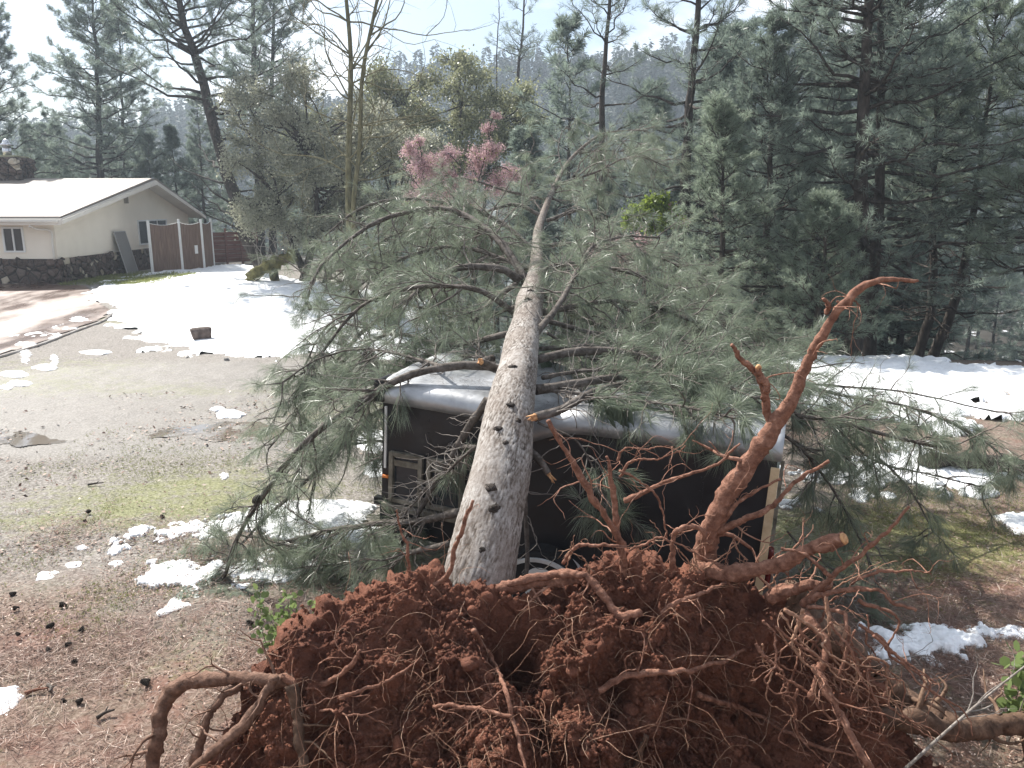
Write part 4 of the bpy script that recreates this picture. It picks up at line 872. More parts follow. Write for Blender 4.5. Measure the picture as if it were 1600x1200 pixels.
# crumbs clinging to the face
r = np.random.default_rng(17); k = r.integers(0, 390 * ths, 60000); kp = Vp.reshape(-1, 3)[k]; kn = nv.reshape(-1, 3)[k]
oc = np.array([(1, 0, 0), (-1, 0, 0), (0, 1, 0), (0, -1, 0), (0, 0, 1), (0, 0, -1)], float); of = np.array([(0, 2, 4), (2, 1, 4), (1, 3, 4), (3, 0, 4), (2, 0, 5), (1, 2, 5), (3, 1, 5), (0, 3, 5)])
sz = .0035 + .022 * r.uniform(0, 1, 60000) ** 4
cv = kp[:, None] + kn[:, None] * sz[:, None, None] * .4 + oc[None] * sz[:, None, None] * r.uniform(.5, 1.3, (60000, 6, 1)); sm.add(cv.reshape(-1, 3), (np.arange(60000)[:, None, None] * 6 + of[None]).reshape(-1, 3))
k = r.integers(0, 390 * ths, 420); kp = Vp.reshape(-1, 3)[k]; ico = bmesh.new(); bmesh.ops.create_icosphere(ico, subdivisions=2, radius=1.0); iv = np.array([v_.co[:] for v_ in ico.verts]); if_ = np.array([[q.index for q in f_.verts] for f_ in ico.faces]); ico.free()
for p_, s_ in zip(kp, .012 + .045 * r.uniform(0, 1, 420) ** 3):
    cv = iv * s_ * r.uniform(.6, 1.2, 3); cv = cv * (1 + .35 * fbm(cv * (1.6 / s_) * .6 + p_ * 50, 2, 7))[:, None]; sm.add(cv + p_, if_)
plate = fobj(sm, 'root_plate', M_soil, None, True)
def surf(px, py, off=.02):
    """point on the lumpy soil face nearest the sight line of a photo pixel"""
    p = FACE(px, py, .25); d_ = nrm(p - np.array([0, 0, CH])); W_ = Vp[:330:3, ::3].reshape(-1, 3) - np.array([0, 0, CH]); t = W_ @ d_; e_ = np.linalg.norm(W_ - t[:, None] * d_, axis=1)
    near_ = e_ < .05
    if not near_.any(): return FACE(px, py, off)
    return np.array([0, 0, CH]) + d_ * (t[near_].min() - off)

# roots: each a part, traced with its own distance (None: lies on the soil face)
def root(path, r0, r1, seed, kids=4, mtl=None, klen=.25, cut=False, wig=.010, parent=None, off=.03):
    r = np.random.default_rng(seed); pts = np.array([surf(q[0], q[1], off) if len(q) == 2 else P(*q) for q in path]); n = max(24, len(path) * 11); B = spline(pts, n)
    B[1:] += np.cumsum(r.normal(size=(n - 1, 3)), 0) * wig * .35; 
    s = np.linspace(0, 1, n); W = Mesh(); rad = (r0 + (r1 - r0) * s) * (1 + .16 * vnoise(np.stack([s * len(path) * 1.3 + seed, s * 0, s * 0], -1), 3)); W.tube(B, rad, 10, .45)
    for k in range(kids):
        i = int(r.integers(3, n - 1)); d = nrm(nrm(B[min(i + 1, n - 1)] - B[i - 1]) * .5 + runit(1, r)[0]); rec_branch(W, B[i], d, klen * r.uniform(.5, 1.3), max(.0035, rad[i] * .28), 1, r, -.1, 2, .22, 5, .7)
    V0 = W.V[0]; ax = np.repeat(B, 10, 0); W.V[0] = ax + (V0 - ax) * (1 + .22 * fbm(V0 * 16, 2, seed) + .16 * fbm(V0 * 55, 2, seed + 5))[:, None]
    o = fobj(W, 'root', mtl or M_root, parent)
    if cut:
        w_ = Mesh(); d = nrm(B[-1] - B[-2]); w_.tube([B[-1] - d * .004, B[-1] + d * .012], [rad[-1] * .93, rad[-1] * .8], 10, .6); fobj(w_, 'cut_end', M_wood, o)
    return o
root([(1098, 895, 5.15), (1108, 845, 5.1), (1130, 788, 5.05), (1180, 700, 5.0), (1240, 600, 4.95), (1285, 500, 4.9), (1330, 440, 4.9), (1380, 413, 4.9), (1428, 410, 4.92)], .085, .012, 1, 6)
root([(1203, 655, 5.0), (1195, 600, 4.95), (1168, 570, 4.9), (1149, 543, 4.86)], .03, .012, 2, 2)
root([(1196, 610, 4.95), (1190, 590, 4.92), (1189, 572, 4.9)], .026, .02, 3, 0, cut=True)
root([(1292, 490, 4.9), (1296, 475, 4.87), (1293, 462, 4.85)], .016, .01, 401, 2)
root([(1308, 470, 4.9), (1325, 478, 4.88), (1335, 470, 4.86), (1348, 484, 4.85)], .010, .005, 402, 3)
root([(1118, 835, 5.05), (1165, 805, 4.95), (1205, 785, 4.9), (1245, 748, 4.85), (1295, 718, 4.8)], .026, .01, 4, 3)
root([(1120, 828, 5.05), (1150, 790, 4.98), (1190, 762, 4.93), (1226, 735, 4.9)], .018, .008, 5, 2)
root([(975, 782, 4.98), (1040, 757, 4.9), (1110, 732, 4.85), (1163, 690, 4.8)], .017, .006, 6, 4)
root([(978, 905, 5.05), (974, 850, 5.02), (970, 780, 5.0), (964, 705, 4.98)], .036, .011, 7, 6)
root([(975, 850, 5.0), (925, 775, 4.9), (885, 712, 4.85), (852, 655, 4.8)], .026, .015, 8, 3)
root([(968, 745, 4.98), (990, 722, 4.95), (1040, 715, 4.9), (1075, 700, 4.88)], .010, .004, 9, 4)
root([(965, 720, 4.98), (975, 700, 4.97), (1010, 690, 4.95), (1050, 688, 4.94)], .008, .003, 10, 4)
root([(968, 735, 4.98), (1000, 755, 4.95), (1030, 790, 4.95), (1045, 850, 4.98)], .009, .005, 101, 3)
root([(640, 935, 4.95), (700, 900, 4.9), (712, 850, 4.85), (735, 785, 4.8)], .024, .009, 11, 2)
root([(640, 900, 5.05), (635, 860, 5.0), (622, 825, 5.0), (612, 792, 4.98)], .012, .005, 12, 3)
root([(795, 912, 5.0), (850, 900, 4.95), (905, 900, 4.85), (935, 935, 4.75), (955, 965, 4.68), (988, 965, 4.62)], .028, .026, 13, 3)
root([(770, 925, 5.1), (830, 912, 5.0), (900, 905, 4.95)], .05, .04, 131, 2)
root([(1085, 888, 5.05), (1150, 898, 4.9), (1210, 888, 4.8), (1262, 864, 4.7), (1325, 845, 4.6)], .055, .042, 14, 3, cut=True)
root([(1205, 935, 4.85), (1250, 915, 4.75), (1290, 912, 4.7)], .045, .03, 15, 3)
root([(1255, 945, 4.7), (1310, 892, 4.55), (1370, 840, 4.45), (1413, 788, 4.4)], .024, .008, 16, 4)
root([(1262, 940, 4.65), (1320, 912, 4.5), (1365, 918, 4.4), (1395, 940, 4.35), (1424, 952, 4.3)], .02, .008, 17, 3)
root([(1330, 912, 4.5), (1375, 897, 4.45), (1420, 890, 4.4), (1465, 896, 4.4)], .011, .004, 18, 3)
root([(1300, 900, 4.55), (1260, 868, 4.6), (1225, 858, 4.62)], .014, .010, 181, 1)
root([(500, 1062, 4.5), (440, 1060, 4.5), (370, 1060, 4.55), (300, 1065, 4.6), (265, 1090, 4.6), (250, 1140, 4.5), (240, 1210, 4.4)], .045, .05, 19, 5, M_roota)
root([(378, 1072, 4.55), (340, 1095, 4.5), (322, 1150, 4.45), (300, 1225, 4.35)], .026, .024, 20, 4, M_roota)
root([(430, 1058, 4.4), (392, 1115, 4.3), (345, 1160, 4.2), (295, 1210, 4.1)], .034, .026, 21, 6, M_roota)
root([(935, 1080), (985, 1055), (1050, 1057), (1105, 1047), (1160, 1020)], .022, .011, 22, 6, off=.06)
root([(1090, 1085), (1180, 1115), (1260, 1150), (1335, 1172)], .02, .01, 23, 6, off=.06)
root([(1255, 958, 4.55), (1287, 1005, 4.4), (1275, 1050, 4.35), (1260, 1078, 4.33)], .03, .018, 24, 3)
root([(1262, 948, 4.6), (1315, 962, 4.4), (1323, 1015, 4.3), (1311, 1062, 4.25)], .014, .01, 25, 3)
root([(1272, 1042, 4.35), (1300, 1095, 4.2), (1330, 1160, 4.05), (1365, 1230, 3.9)], .026, .02, 26, 4)
root([(1225, 935, 4.95), (1290, 985, 4.8), (1360, 1050, 4.72), (1430, 1100, 4.66), (1500, 1132, 4.6)], .13, .085, 27, 5, M_rootd, wig=.02)
root([(1370, 1120, 4.5), (1430, 1128, 4.5), (1480, 1142, 4.55), (1540, 1140, 4.7), (1680, 1125, 4.9)], .075, .07, 28, 5, M_rootd)
root([(740, 985), (770, 1030), (790, 1085), (800, 1130), (812, 1200)], .017, .011, 29, 8, off=.05)
root([(676, 1104), (740, 1110), (795, 1122)], .014, .011, 30, 2, off=.10)
root([(455, 1070), (470, 1130), (482, 1215)], .036, .026, 31, 4, M_rootd, off=.06)
root([(440, 1058, 4.45), (500, 1068, 4.4), (545, 1035, 4.35), (560, 1010, 4.35)], .024, .01, 32, 4)
root([(1050, 900, 5.0), (1045, 850, 4.95), (1060, 828, 4.9), (1095, 832, 4.92), (1102, 870, 5.0)], .02, .016, 33, 2)
root([(880, 880, 5.0), (900, 858, 4.95), (940, 850, 4.93), (975, 852, 4.95)], .011, .009, 34, 2)
root([(985, 860, 5.0), (1030, 845, 4.95), (1080, 860, 4.9), (1115, 880, 4.85)], .009, .006, 35, 3)
root([(1035, 960), (1060, 940), (1100, 930), (1150, 915)], .02, .008, 36, 4, off=.06)
root([(530, 1090), (580, 1070), (620, 1050), (660, 1020)], .014, .006, 37, 5, off=.06)
root([(500, 1110), (555, 1120), (610, 1135)], .008, .004, 38, 3, off=.07)
root([(1010, 1150), (1000, 1190), (985, 1240)], .02, .014, 39, 4, M_rootd, off=.05)
r = np.random.default_rng(29)
for k in range(30):                                       # the hanging tangle at the right, in front of the hollow
    x_, y_ = r.uniform(1180, 1400), r.uniform(930, 1080); d_ = r.uniform(4.25, 4.6); q = [(x_, y_, d_)]
    for z_ in range(4): x_ += r.uniform(-18, 62); y_ += r.uniform(15, 48); d_ -= r.uniform(0, .05); q.append((x_, y_, d_))
    root(q, r.uniform(.005, .013), .003, 500 + k, 2, M_root if k % 3 else M_fine, .18)
for k in range(22):                                       # thin whips standing on the lip
    x_ = r.uniform(860, 1300); y_ = 905 + max(0, x_ - 1100) * .25; q = [(x_, y_, 5.0)]; v_ = r.uniform(-22, 30)
    for z_ in range(4): x_ += v_ + r.uniform(-14, 14); y_ -= r.uniform(8, 26); q.append((x_, y_, 4.97 - .02 * z_))
    root(q, r.uniform(.004, .008), .002, 560 + k, 2, M_root if k % 2 else M_fine, .12)
# fine rootlets over the whole face, past counting
r = np.random.default_rng(23); W = Mesh()
for k in range(950):
    i, j = int(r.integers(40, 330)), int(r.integers(0, ths)); p = Vp[i, j]
    if p[2] < .2: continue
    d = nrm(nv[i, j] * .9 + runit(1, r)[0] * .8 + np.array([0, 0, -.2])); K = 12; q = [p - d * .02]; ln = r.uniform(.15, .62) * (1.5 if r.uniform() < .15 else 1)
    for z_ in range(K - 1):
        d = nrm(d + r.normal(size=3) * .22 + np.array([0, -.03, -.10])); q.append(q[-1] + d * ln / K)
    W.tube(q, np.linspace(r.uniform(.0013, .0042), .001, K), 4, r.uniform(0, 1))
fr_o = fobj(W, 'rootlets', M_fine); fr_o['kind'] = 'stuff'

# ================================================================== STANDING TREES
gz = lambda p: float(gh(p[0], p[1]))
def at(px, d): p = P(px, 320, d); return (p[0], d, gz(p) - .1)
def tr_path(base, pix):
    """trunk points seen at photo pixels, at the tree's own distance, local to its base"""
    d = base[1]; b = np.array(base); return [(0, 0, 0)] + [tuple(P(px, py, d + o_) - b) for px, py, o_ in pix]
def hero(name, px, d, pix, r0, label, **k):
    b = at(px, d); return pine(name, b, tr_path(b, pix), r0, label, **k)
hero('pine_tree', 158, 54, [(157, 260, 0), (152, 120, 0), (143, -30, 0), (140, -70, 0)], .30, 'tall thin pine with straight dark trunk directly behind the house roof', cb=.22, nb=95, lmax=5.6, subs=12, seed=101, elo=0, ehi=42, nlen=.32, nwid=.022, nn=13, tuf=5)
hero('pine_tree', 195, 60, [(190, 150, 0), (186, 20, 0)], .22, 'shorter pine crowding the right side of the pine behind the roof', cb=.25, nb=80, lmax=4.2, subs=10, seed=102, nlen=.32, nwid=.022, nn=9)
hero('pine_tree', -30, 50, [(-28, 160, 0), (-25, 30, 0), (-24, 0, 0)], .3, 'pine cut off by the left edge above the chimney', cb=.2, nb=90, lmax=5.4, subs=11, nn=13, seed=103, nlen=.32, nwid=.02)
hero('pine_tree', 412, 40, [(385, 370, 0), (345, 240, 1), (310, 110, 2), (280, 10, 3), (250, -150, 4), (225, -260, 5)], .36, 'leaning pine with dark trunk rising beside the red fence', cb=.3, nb=84, lmax=6.4, subs=12, seed=104, dead=10, elo=4, ehi=46, nlen=.3, nwid=.018, nn=13, sag=.2, tuf=5)
hero('pine_tree', 400, 58, [(402, 200, 0), (396, 60, 0), (392, -120, 0), (390, -200, 0)], .34, 'left of two dark trunked pines behind the grey oak', cb=.26, nb=84, lmax=6.0, subs=11, nn=13, seed=105, nlen=.32, nwid=.022, elo=8, ehi=45)
hero('pine_tree', 420, 62, [(424, 180, 0), (428, 20, 0), (432, -120, 0)], .3, 'right of two dark trunked pines behind the grey oak', cb=.26, nb=80, lmax=5.4, subs=11, nn=13, seed=106, nlen=.32, nwid=.022, elo=8, ehi=45)
hero('pine_tree', 810, 62, [(808, 160, 0), (816, 60, 0), (824, -60, 0), (828, -110, 0)], .3, 'thin pine standing against white sky above the fallen trunk', cb=.5, nb=44, lmax=3.2, subs=7, seed=107, nlen=.34, nwid=.022, dead=10, nn=6, tuf=4)
hero('dead_snag', 776, 66, [(776, 110, 0), (780, 20, 0), (772, -60, 0)], .16, 'bare slender snag left of the thin skyline pine', cb=.6, nb=14, lmax=1.4, subs=3, seed=108, nlen=.3, nwid=.02, dead=12, nn=3, tuf=2, bark=M_bark)
hero('pine_tree', 948, 32, [(940, 230, 0), (943, 120, 0), (952, 20, 0), (958, -120, 0), (960, -200, 0)], .22, 'open pine with long crooked limbs left of the twin dark conifers', cb=.33, nb=56, lmax=4.4, subs=10, seed=109, dead=10, elo=-12, ehi=40, nlen=.26, nwid=.013, nn=9, sag=.2)
hero('pine_tree', 1070, 28, [(1074, 240, 0), (1080, 130, 0), (1088, 40, 0), (1094, -100, 0), (1096, -260, 0)], .27, 'dark pine with arching limbs behind the upraised root', cb=.3, nb=66, lmax=4.4, subs=11, seed=110, dead=12, elo=-14, ehi=36, nlen=.25, nwid=.012, nn=10, tuf=6, sag=.22)
hero('pine_tree', 1336, 23, [(1338, 520, 0), (1342, 380, 0), (1350, 200, 0), (1358, 60, 0), (1364, -120, 0), (1368, -420, 0)], .27, 'big dense conifer with thick dark trunk right of the upraised root', cb=.16, nb=120, lmax=5.0, subs=14, seed=111, elo=-16, ehi=30, nlen=.21, nwid=.0105, nn=11, tuf=6, sag=.16, profile=.55)
hero('pine_tree', 1385, 24.5, [(1378, 200, 0), (1374, 60, 0), (1378, -120, 0), (1380, -350, 0)], .2, 'second stem growing close behind the big dense conifer', cb=.3, nb=70, lmax=4.4, subs=12, seed=112, elo=-10, ehi=34, nlen=.21, nwid=.0105, nn=10, tuf=6)
hero('pine_tree', 1452, 25, [(1455, 480, 0), (1458, 380, 0), (1462, 200, 0), (1462, 60, 0)], .17, 'slender straight conifer left of the slanting slender trunk', cb=.42, nb=60, lmax=2.9, subs=10, seed=113, dead=16, nlen=.21, nwid=.0105, nn=10, tuf=6, elo=-15)
hero('pine_tree', 1478, 25, [(1492, 470, 0), (1512, 380, 0), (1535, 230, 0), (1550, 80, 0), (1555, 0, 0)], .17, 'slanting slender conifer leaning right near the right edge', cb=.42, nb=64, lmax=3.2, subs=11, seed=114, dead=12, nlen=.21, nwid=.0105, nn=10, tuf=6, m_need=M_needl, elo=-15)
hero('pine_tree', 1660, 22, [(1655, 300, 0), (1650, 100, 0), (1650, -60, 0)], .2, 'pale green conifer cut off by the right edge', cb=.15, nb=80, lmax=3.4, subs=12, seed=115, nlen=.21, nwid=.0105, nn=11, tuf=6, m_need=M_needl, elo=-10)
hero('young_conifer', 1135, 22, [(1130, 320, 0), (1125, 170, 0)], .12, 'young pale green conifer below the dark pine, behind the upraised root', cb=.12, nb=80, lmax=2.3, subs=10, seed=116, nlen=.17, nwid=.010, nn=11, tuf=6, m_need=M_needl, elo=-5, ehi=45)
hero('young_conifer', 1290, 20.5, [(1288, 400, 0), (1285, 320, 0)], .11, 'low bushy young conifer in front of the big dense trunk', cb=.1, nb=60, lmax=2.0, subs=10, seed=117, nlen=.17, nwid=.010, nn=11, tuf=6, m_need=M_needl, elo=-5, ehi=45)
hero('young_conifer', 1200, 24, [(1202, 300, 0), (1206, 80, 0), (1208, 40, 0)], .16, 'full green conifer between the arching pine and the big dense conifer', cb=.15, nb=90, lmax=2.8, subs=11, seed=118, nlen=.2, nwid=.011, nn=10, tuf=6, elo=-12)
# bare tree with mossy double stem
r = np.random.default_rng(31); b = np.array(at(548, 31)); root_o = empty('bare_tree', tuple(b)); tag(root_o, 'bare leafless tree with mossy twin stems in front of the grey oak', 'tree')
W = Mesh()
for pix, r0 in (([(545, 330, 0), (546, 200, 0), (548, 90, 0), (540, -10, 0), (532, -90, 0)], .17), ([(552, 330, -.3), (562, 230, -.4), (566, 120, -.5), (585, 20, -.6), (602, -60, -.6)], .12)):
    q = spline(np.array(tr_path(tuple(b), pix)), 26); W.tube(q, np.linspace(r0, .05, 26), 9, .6)
    for k in range(22):
        i = int(r.integers(8, 26)); d = nrm(np.array([*(r.normal(size=2)), r.uniform(.2, 1.2)])); rec_branch(W, q[i], d, r.uniform(1.4, 3.0), .035, 2, r, .12, 3, .16, 5, .7)
W.build('trunk', M_moss, root_o)
# broad crowns
def cl(n, r, a, b, c, z0, rad): 
    u = runit(n, r) * r.uniform(.3, 1, (n, 1)) ** .5; return np.concatenate([u * [a, b, c] + [0, 0, z0], r.uniform(.6, 1.2, (n, 1)) * rad], 1)
r = np.random.default_rng(41)
b = at(475, 37); broadleaf('grey_oak', b, cl(76, r, 4.0, 2.6, 4.1, 5.5, .85), [[(-.3, 0, 0), (.2, 0, 1.5), (.6, 0, 3.5), (.3, 0, 6)], [(0, .2, 0), (-.6, 0, 1.8), (-1.2, 0, 4)], [(.8, 0, 0), (1.0, 0, 1), (.2, 0, 2.2), (-.4, 0, 2.6)]], 'round grey green live oak behind the mossy log', M_leaf, 42, 56000, .11, r0=.2, twigs=10)
b = at(600, 38); broadleaf('grey_oak', b, cl(44, r, 3.2, 2.2, 3.4, 6.0, .8), [[(0, 0, 0), (.2, 0, 2), (.5, 0, 4.5)], [(0, 0, 0), (-.5, 0, 2), (-1, 0, 4)]], 'smaller grey oak between the bare tree and the pink shrub', M_leaf, 43, 24000, .11, r0=.14, twigs=10)
b = at(700, 46); broadleaf('olive_tree', b, cl(76, r, 5.2, 2.5, 3.8, 8.3 - b[2], .95), [[(0, 0, 0), (.2, 0, 3), (.8, 0, 9 - b[2])], [(-.6, 0, 0), (-1.2, 0, 3), (-2.4, 0, 9 - b[2])], [(.4, 0, 0), (1.4, 0, 3), (2.6, 0, 8 - b[2])]], 'wide olive green broadleaf tree on the skyline behind the pink shrub', M_olive, 44, 42000, .15, r0=.18, twigs=10)
b = at(520, 52); broadleaf('olive_tree', b, cl(26, r, 3.6, 2.5, 2.4, 6.8 - b[2], .9), [[(0, 0, 0), (.2, 0, 3), (.8, 0, 6)]], 'low olive crown behind the grey oak and bare tree', M_olive, 45, 12000, .16, r0=.18, twigs=10)
b = at(700, 27); b = (b[0], b[1], b[2])
def tb(base, l): return np.array([np.append(P(px, py, base[1] + o_) - np.array(base), rr_) for px, py, o_, rr_ in l])
pk = tb(b, [(660, 260, 0, .5), (640, 235, .3, .35), (690, 265, 0, .5), (720, 285, .2, .55), (660, 300, -.3, .5), (745, 250, .3, .45), (770, 235, 0, .4), (762, 200, .2, .25), (700, 240, .4, .4), (780, 290, 0, .5), (740, 320, 0, .5), (690, 320, 0, .5), (645, 315, .3, .4), (800, 270, .2, .4), (655, 222, 0, .22), (775, 180, .1, .18)])
st = lambda px, py: [(0, 0, 0), tuple((P((px + 700) / 2, (py + 480) / 2, b[1]) - np.array(b))), tuple(P(px, py, b[1]) - np.array(b))]
broadleaf('pink_shrub', b, pk, [st(660, 270), st(720, 260), st(765, 220), st(700, 300)], 'tall pink budding shrub with a green patch behind the fallen crown', M_lime, 46, 36000, .05, r0=.05, twigs=14, cat='shrub', second=(M_pink, lambda p, r: (r.uniform(0, 1, len(p)) < .93) & ~((p[:, 0] < -.85) & (p[:, 2] > 4.6) & (p[:, 2] < 5.3) & (r.uniform(0, 1, len(p)) < .55))))
b = at(985, 25); pk = tb(b, [(960, 385, 0, .45), (1000, 390, .1, .45), (940, 400, 0, .4), (1010, 375, 0, .3), (980, 410, 0, .45), (1030, 400, 0, .35)])
broadleaf('pink_shrub', b, pk, [[(0, 0, 0), (.1, 0, 1.2), (0, 0, 2.2)]], 'low pink budding shrub right of the fallen trunk under the lime bush', M_pink, 47, 4200, .07, r0=.04, twigs=12, cat='shrub')
b = at(1020, 26); pk = tb(b, [(1000, 330, 0, .4), (1030, 322, .1, .4), (985, 345, 0, .35), (1050, 335, 0, .35), (1020, 350, 0, .4), (1065, 345, .2, .25), (1015, 315, 0, .25)])
broadleaf('lime_bush', b, pk, [[(0, 0, 0), (.1, 0, 1.6), (0, 0, 3.2)]], 'bright lime green bush with red edge glimpsed beyond the fallen crown', M_lime, 48, 4200, .11, r0=.05, twigs=10, cat='shrub', second=(M_pink, lambda p, r: (p[:, 0] > .55) & (r.uniform(0, 1, len(p)) < .3)))
# the wood behind: copies of five kinds
kinds = []
for k in range(5):
    H = [15, 18, 13, 17, 14][k]
    kinds.append(pine('pine_tree', (0, -90 - 14 * k, -40), [(0, 0, 0), (.2, 0, H * .4), (.1, .2, H * .8), (0, 0, H)], .2, 'grey green pine in the thick wood behind the yard', cb=[.12, .25, .08, .3, .15][k], nb=[80, 70, 80, 64, 80][k], lmax=[3.6, 4.0, 3.4, 4.2, 3.2][k], subs=8, tuf=5, nn=6, nlen=.42, nwid=.036, seed=200 + k, elo=-10, ehi=40, m_need=M_needf))
r = np.random.default_rng(51); slots = []
for px in np.arange(1110, 1520, 46): slots.append((px + r.uniform(-14, 14), r.uniform(33, 43), r.uniform(1.0, 1.3)))
for px in np.arange(-160, 470, 30): slots.append((px + r.uniform(-12, 12), r.uniform(62, 90), r.uniform(.55, .85)))
for px in np.arange(470, 900, 30): slots.append((px + r.uniform(-12, 12), r.uniform(60, 95), r.uniform(.55, .85)))
for px in np.arange(830, 1460, 58): slots.append((px + r.uniform(-14, 14), r.uniform(34, 48), r.uniform(.75, 1.05)))
for px in np.arange(850, 1480, 34): slots.append((px + r.uniform(-14, 14), r.uniform(52, 85), r.uniform(.9, 1.3)))
for px in np.arange(1470, 1960, 24): slots.append((px + r.uniform(-14, 14), r.uniform(60, 105), r.uniform(.8, 1.2)))
for px in np.arange(-120, 440, 44): slots.append((px + r.uniform(-12, 12), r.uniform(54, 60), r.uniform(.4, .6)))
for k, (px, d, s_) in enumerate(slots):
    b = at(px, d); o = kinds[k % 5] if k < 5 else copy_tree(kinds[k % 5], b, r.uniform(0, 6.28), s_)
    if k < 5: o.location = b; o.scale = (s_,) * 3
    tag(o, 'grey green pine in the thick wood behind the yard', 'tree', 'pines of the wood behind the yard')

# ================================================================== SMALL THINGS
# mossy log with shoots at the wood's edge
la, lb = G(385, 440), G(470, 432); la = P(388, 436, la[1]); lb = P(462, 398, la[1] + .8)
lo = empty('mossy_log', tuple(G(420, 440))); tag(lo, 'mossy tilted log with thin upright shoots on the snow by the oak', 'log'); off = np.array(lo.location); W = Mesh()
q = spline([la, (la * .6 + lb * .4) + [0, 0, .12], lb], 20); W.tube(q, .30 + .06 * rng.normal(size=20), 14, .7); W.tube([q[10], q[11] * [1, 1, 0] + [0, 0, off[2] - .1]], [.22, .2], 10, .2)
for k in range(8): W.tube([q[1], q[1] + nrm(q[0] - q[4] + rng.normal(size=3) * .5) * .5], [.12, .02], 6, .8)
W.V = [v_ - off for v_ in W.V]; lg = W.build('log', barkmat('moss_log', (.04, .034, .022), (.11, .10, .04), (.22, .20, .08), (1, 1, 1), 5), lo)
W = Mesh()
for k in range(16):
    p = q[int(rng.integers(4, 19))]; W.tube(spline([p, p + [rng.uniform(-.5, .3), 0, .8], p + [rng.uniform(-1.4, .7), 0, rng.uniform(.9, 2.2)]], 8), np.linspace(.02, .006, 8), 4, .9)
W.V = [v_ - off for v_ in W.V]; W.build('shoots', M_twig, lo)
# cut block on the snow
b = G(315, 533); o = empty('wood_block', tuple(b), (0, 0, .5)); tag(o, 'short dark cut log round lying alone on the snow', 'log round')
W = Mesh(); W.tube([(-.24, 0, .19), (-.2, 0, .2), (.2, 0, .2), (.24, 0, .19)], [.17, .19, .2, .18], 18, .4); W.build('bark', barkmat('block_bark', (.06, .045, .04), (.13, .10, .085), (.22, .18, .16)), o)
W = Mesh(); W.tube([(.241, 0, .19), (.25, 0, .19)], [.165, .16], 18); W.build('cut_face', noisy('cut_face', [(.3, (.22, .13, .10)), (.7, (.34, .22, .17))], 9), o)
# dark log across the right snow
la, lb = P(1440, 668, 10.9), P(1620, 712, 10.6); o = empty('fallen_log', (la[0], la[1], 0)); tag(o, 'long dark log lying across the snow at the right edge', 'log'); off = np.array(o.location)
for p in (la, lb): p[2] = gz(p) + .12
W = Mesh(); q = spline([la, (la + lb) / 2 + [0, 0, .05], lb], 16); W.tube(q - off, .11 + .02 * rng.normal(size=16), 9, .1)
for k in range(7): rec_branch(W, q[int(rng.integers(2, 15))] - off, nrm(np.array([rng.normal(), rng.normal() * .4, .8])), .5, .02, 1, rng, .1, 2, .2, 5, .2)
W.build('log', M_bark, o)
# pine cones near left
def cone_mesh():
    W = Mesh(); W.tube([(0, 0, 0), (.02, 0, 0), (.06, 0, 0), (.085, 0, 0)], [.012, .026, .018, .004], 8, .2); r = np.random.default_rng(2)
    for k in range(60):
        a = k * 2.4; x = .005 + k / 60 * .075; rr = .026 * (1 - (k / 60) ** 2 * .6); d = np.array([-.35, math.cos(a), math.sin(a)]); p = np.array([x, 0, 0]); W.tube([p + d * rr * .5, p + d * rr * 1.5 + [.012, 0, 0]], [.008, .004], 4, r.uniform(0, .6))
    return W
for k, (px, py) in enumerate([(16, 934), (21, 955), (94, 949), (85, 981), (127, 992), (31, 997), (103, 1013), (78, 1022), (116, 1037), (120, 1104), (251, 810), (137, 803), (386, 978), (96, 1100), (234, 1072)]):
    p = G(px, py, .03); s_ = rng.uniform(.5, .85)
    if k == 0: o = cone_mesh().build('pine_cone', M_bark); first = o
    else: o = first.copy(); COL.objects.link(o)
    o.location = p; o.rotation_euler = (rng.uniform(0, 6), rng.uniform(-.5, .5), rng.uniform(0, 6)); o.scale = (s_,) * 3
    tag(o, 'dark pine cone on the leaf littered ground at the lower left', 'pine cone', 'pine cones on the ground at left')
# leaf litter, needles and grass: past counting
def scatter(n, region, seed):
    r = np.random.default_rng(seed); out = []
    while len(out) < n:
        x, y = r.uniform(region[0], region[1], n * 2), r.uniform(region[2], region[3], n * 2); k = r.uniform(0, 1, n * 2) < np.clip(.25 + .9 * fbm2(x * .8, y * .8, 3, seed), .05, 1) * np.clip(1.5 - (y - region[2]) / (region[3] - region[2]) * 1.3, .08, 1)
        out += list(zip(x[k], y[k]))
    o = np.array(out[:n]); return np.column_stack([o, gh(o[:, 0], o[:, 1]) + .018 + .012 * r.uniform(0, 1, n)]), r
def flat_leaves(p, r, size, w=.6):
    n = len(p); a = r.uniform(0, 6.28, n); d = np.stack([np.cos(a), np.sin(a), r.normal(size=n) * .3], -1); s_ = np.stack([-np.sin(a), np.cos(a), r.normal(size=n) * .4], -1); L_ = (size * r.uniform(.5, 1.3, n))[:, None]
    V = np.stack([p - d * L_ * .5, p + s_ * L_ * w * .5 + [0, 0, .004], p + d * L_ * .5, p - s_ * L_ * w * .5 + [0, 0, .004]], 1).reshape(-1, 3); return V, np.arange(n * 4, dtype=np.int32).reshape(-1, 4), np.repeat(r.uniform(0, 1, n), 4)
ml = mat('leaf_litter', rough=.6, spec=.35); lk(ml, ramp(ml, attr(ml, 'tone'), [(0, (.07, .038, .028)), (.5, (.19, .105, .075)), (.85, (.33, .22, .17)), (1, (.55, .46, .39))]), pb(ml).inputs['Base Color'])
LM = Mesh()
for reg, n, sz_, w in (((-6.5, .5, 4.3, 10), 17000, .027, .5), ((2.2, 7, 4.3, 10.5), 12000, .027, .5), ((-6.5, 0, 4.3, 9), 30000, .13, .03), ((2.2, 6.5, 4.3, 9.5), 20000, .13, .03), ((-10, -1, 8, 16), 1600, .06, .5)):
    p, r = scatter(n, reg, int(n + w * 100)); V, f, t = flat_leaves(p, r, sz_, w); LM.add(V, f, t)
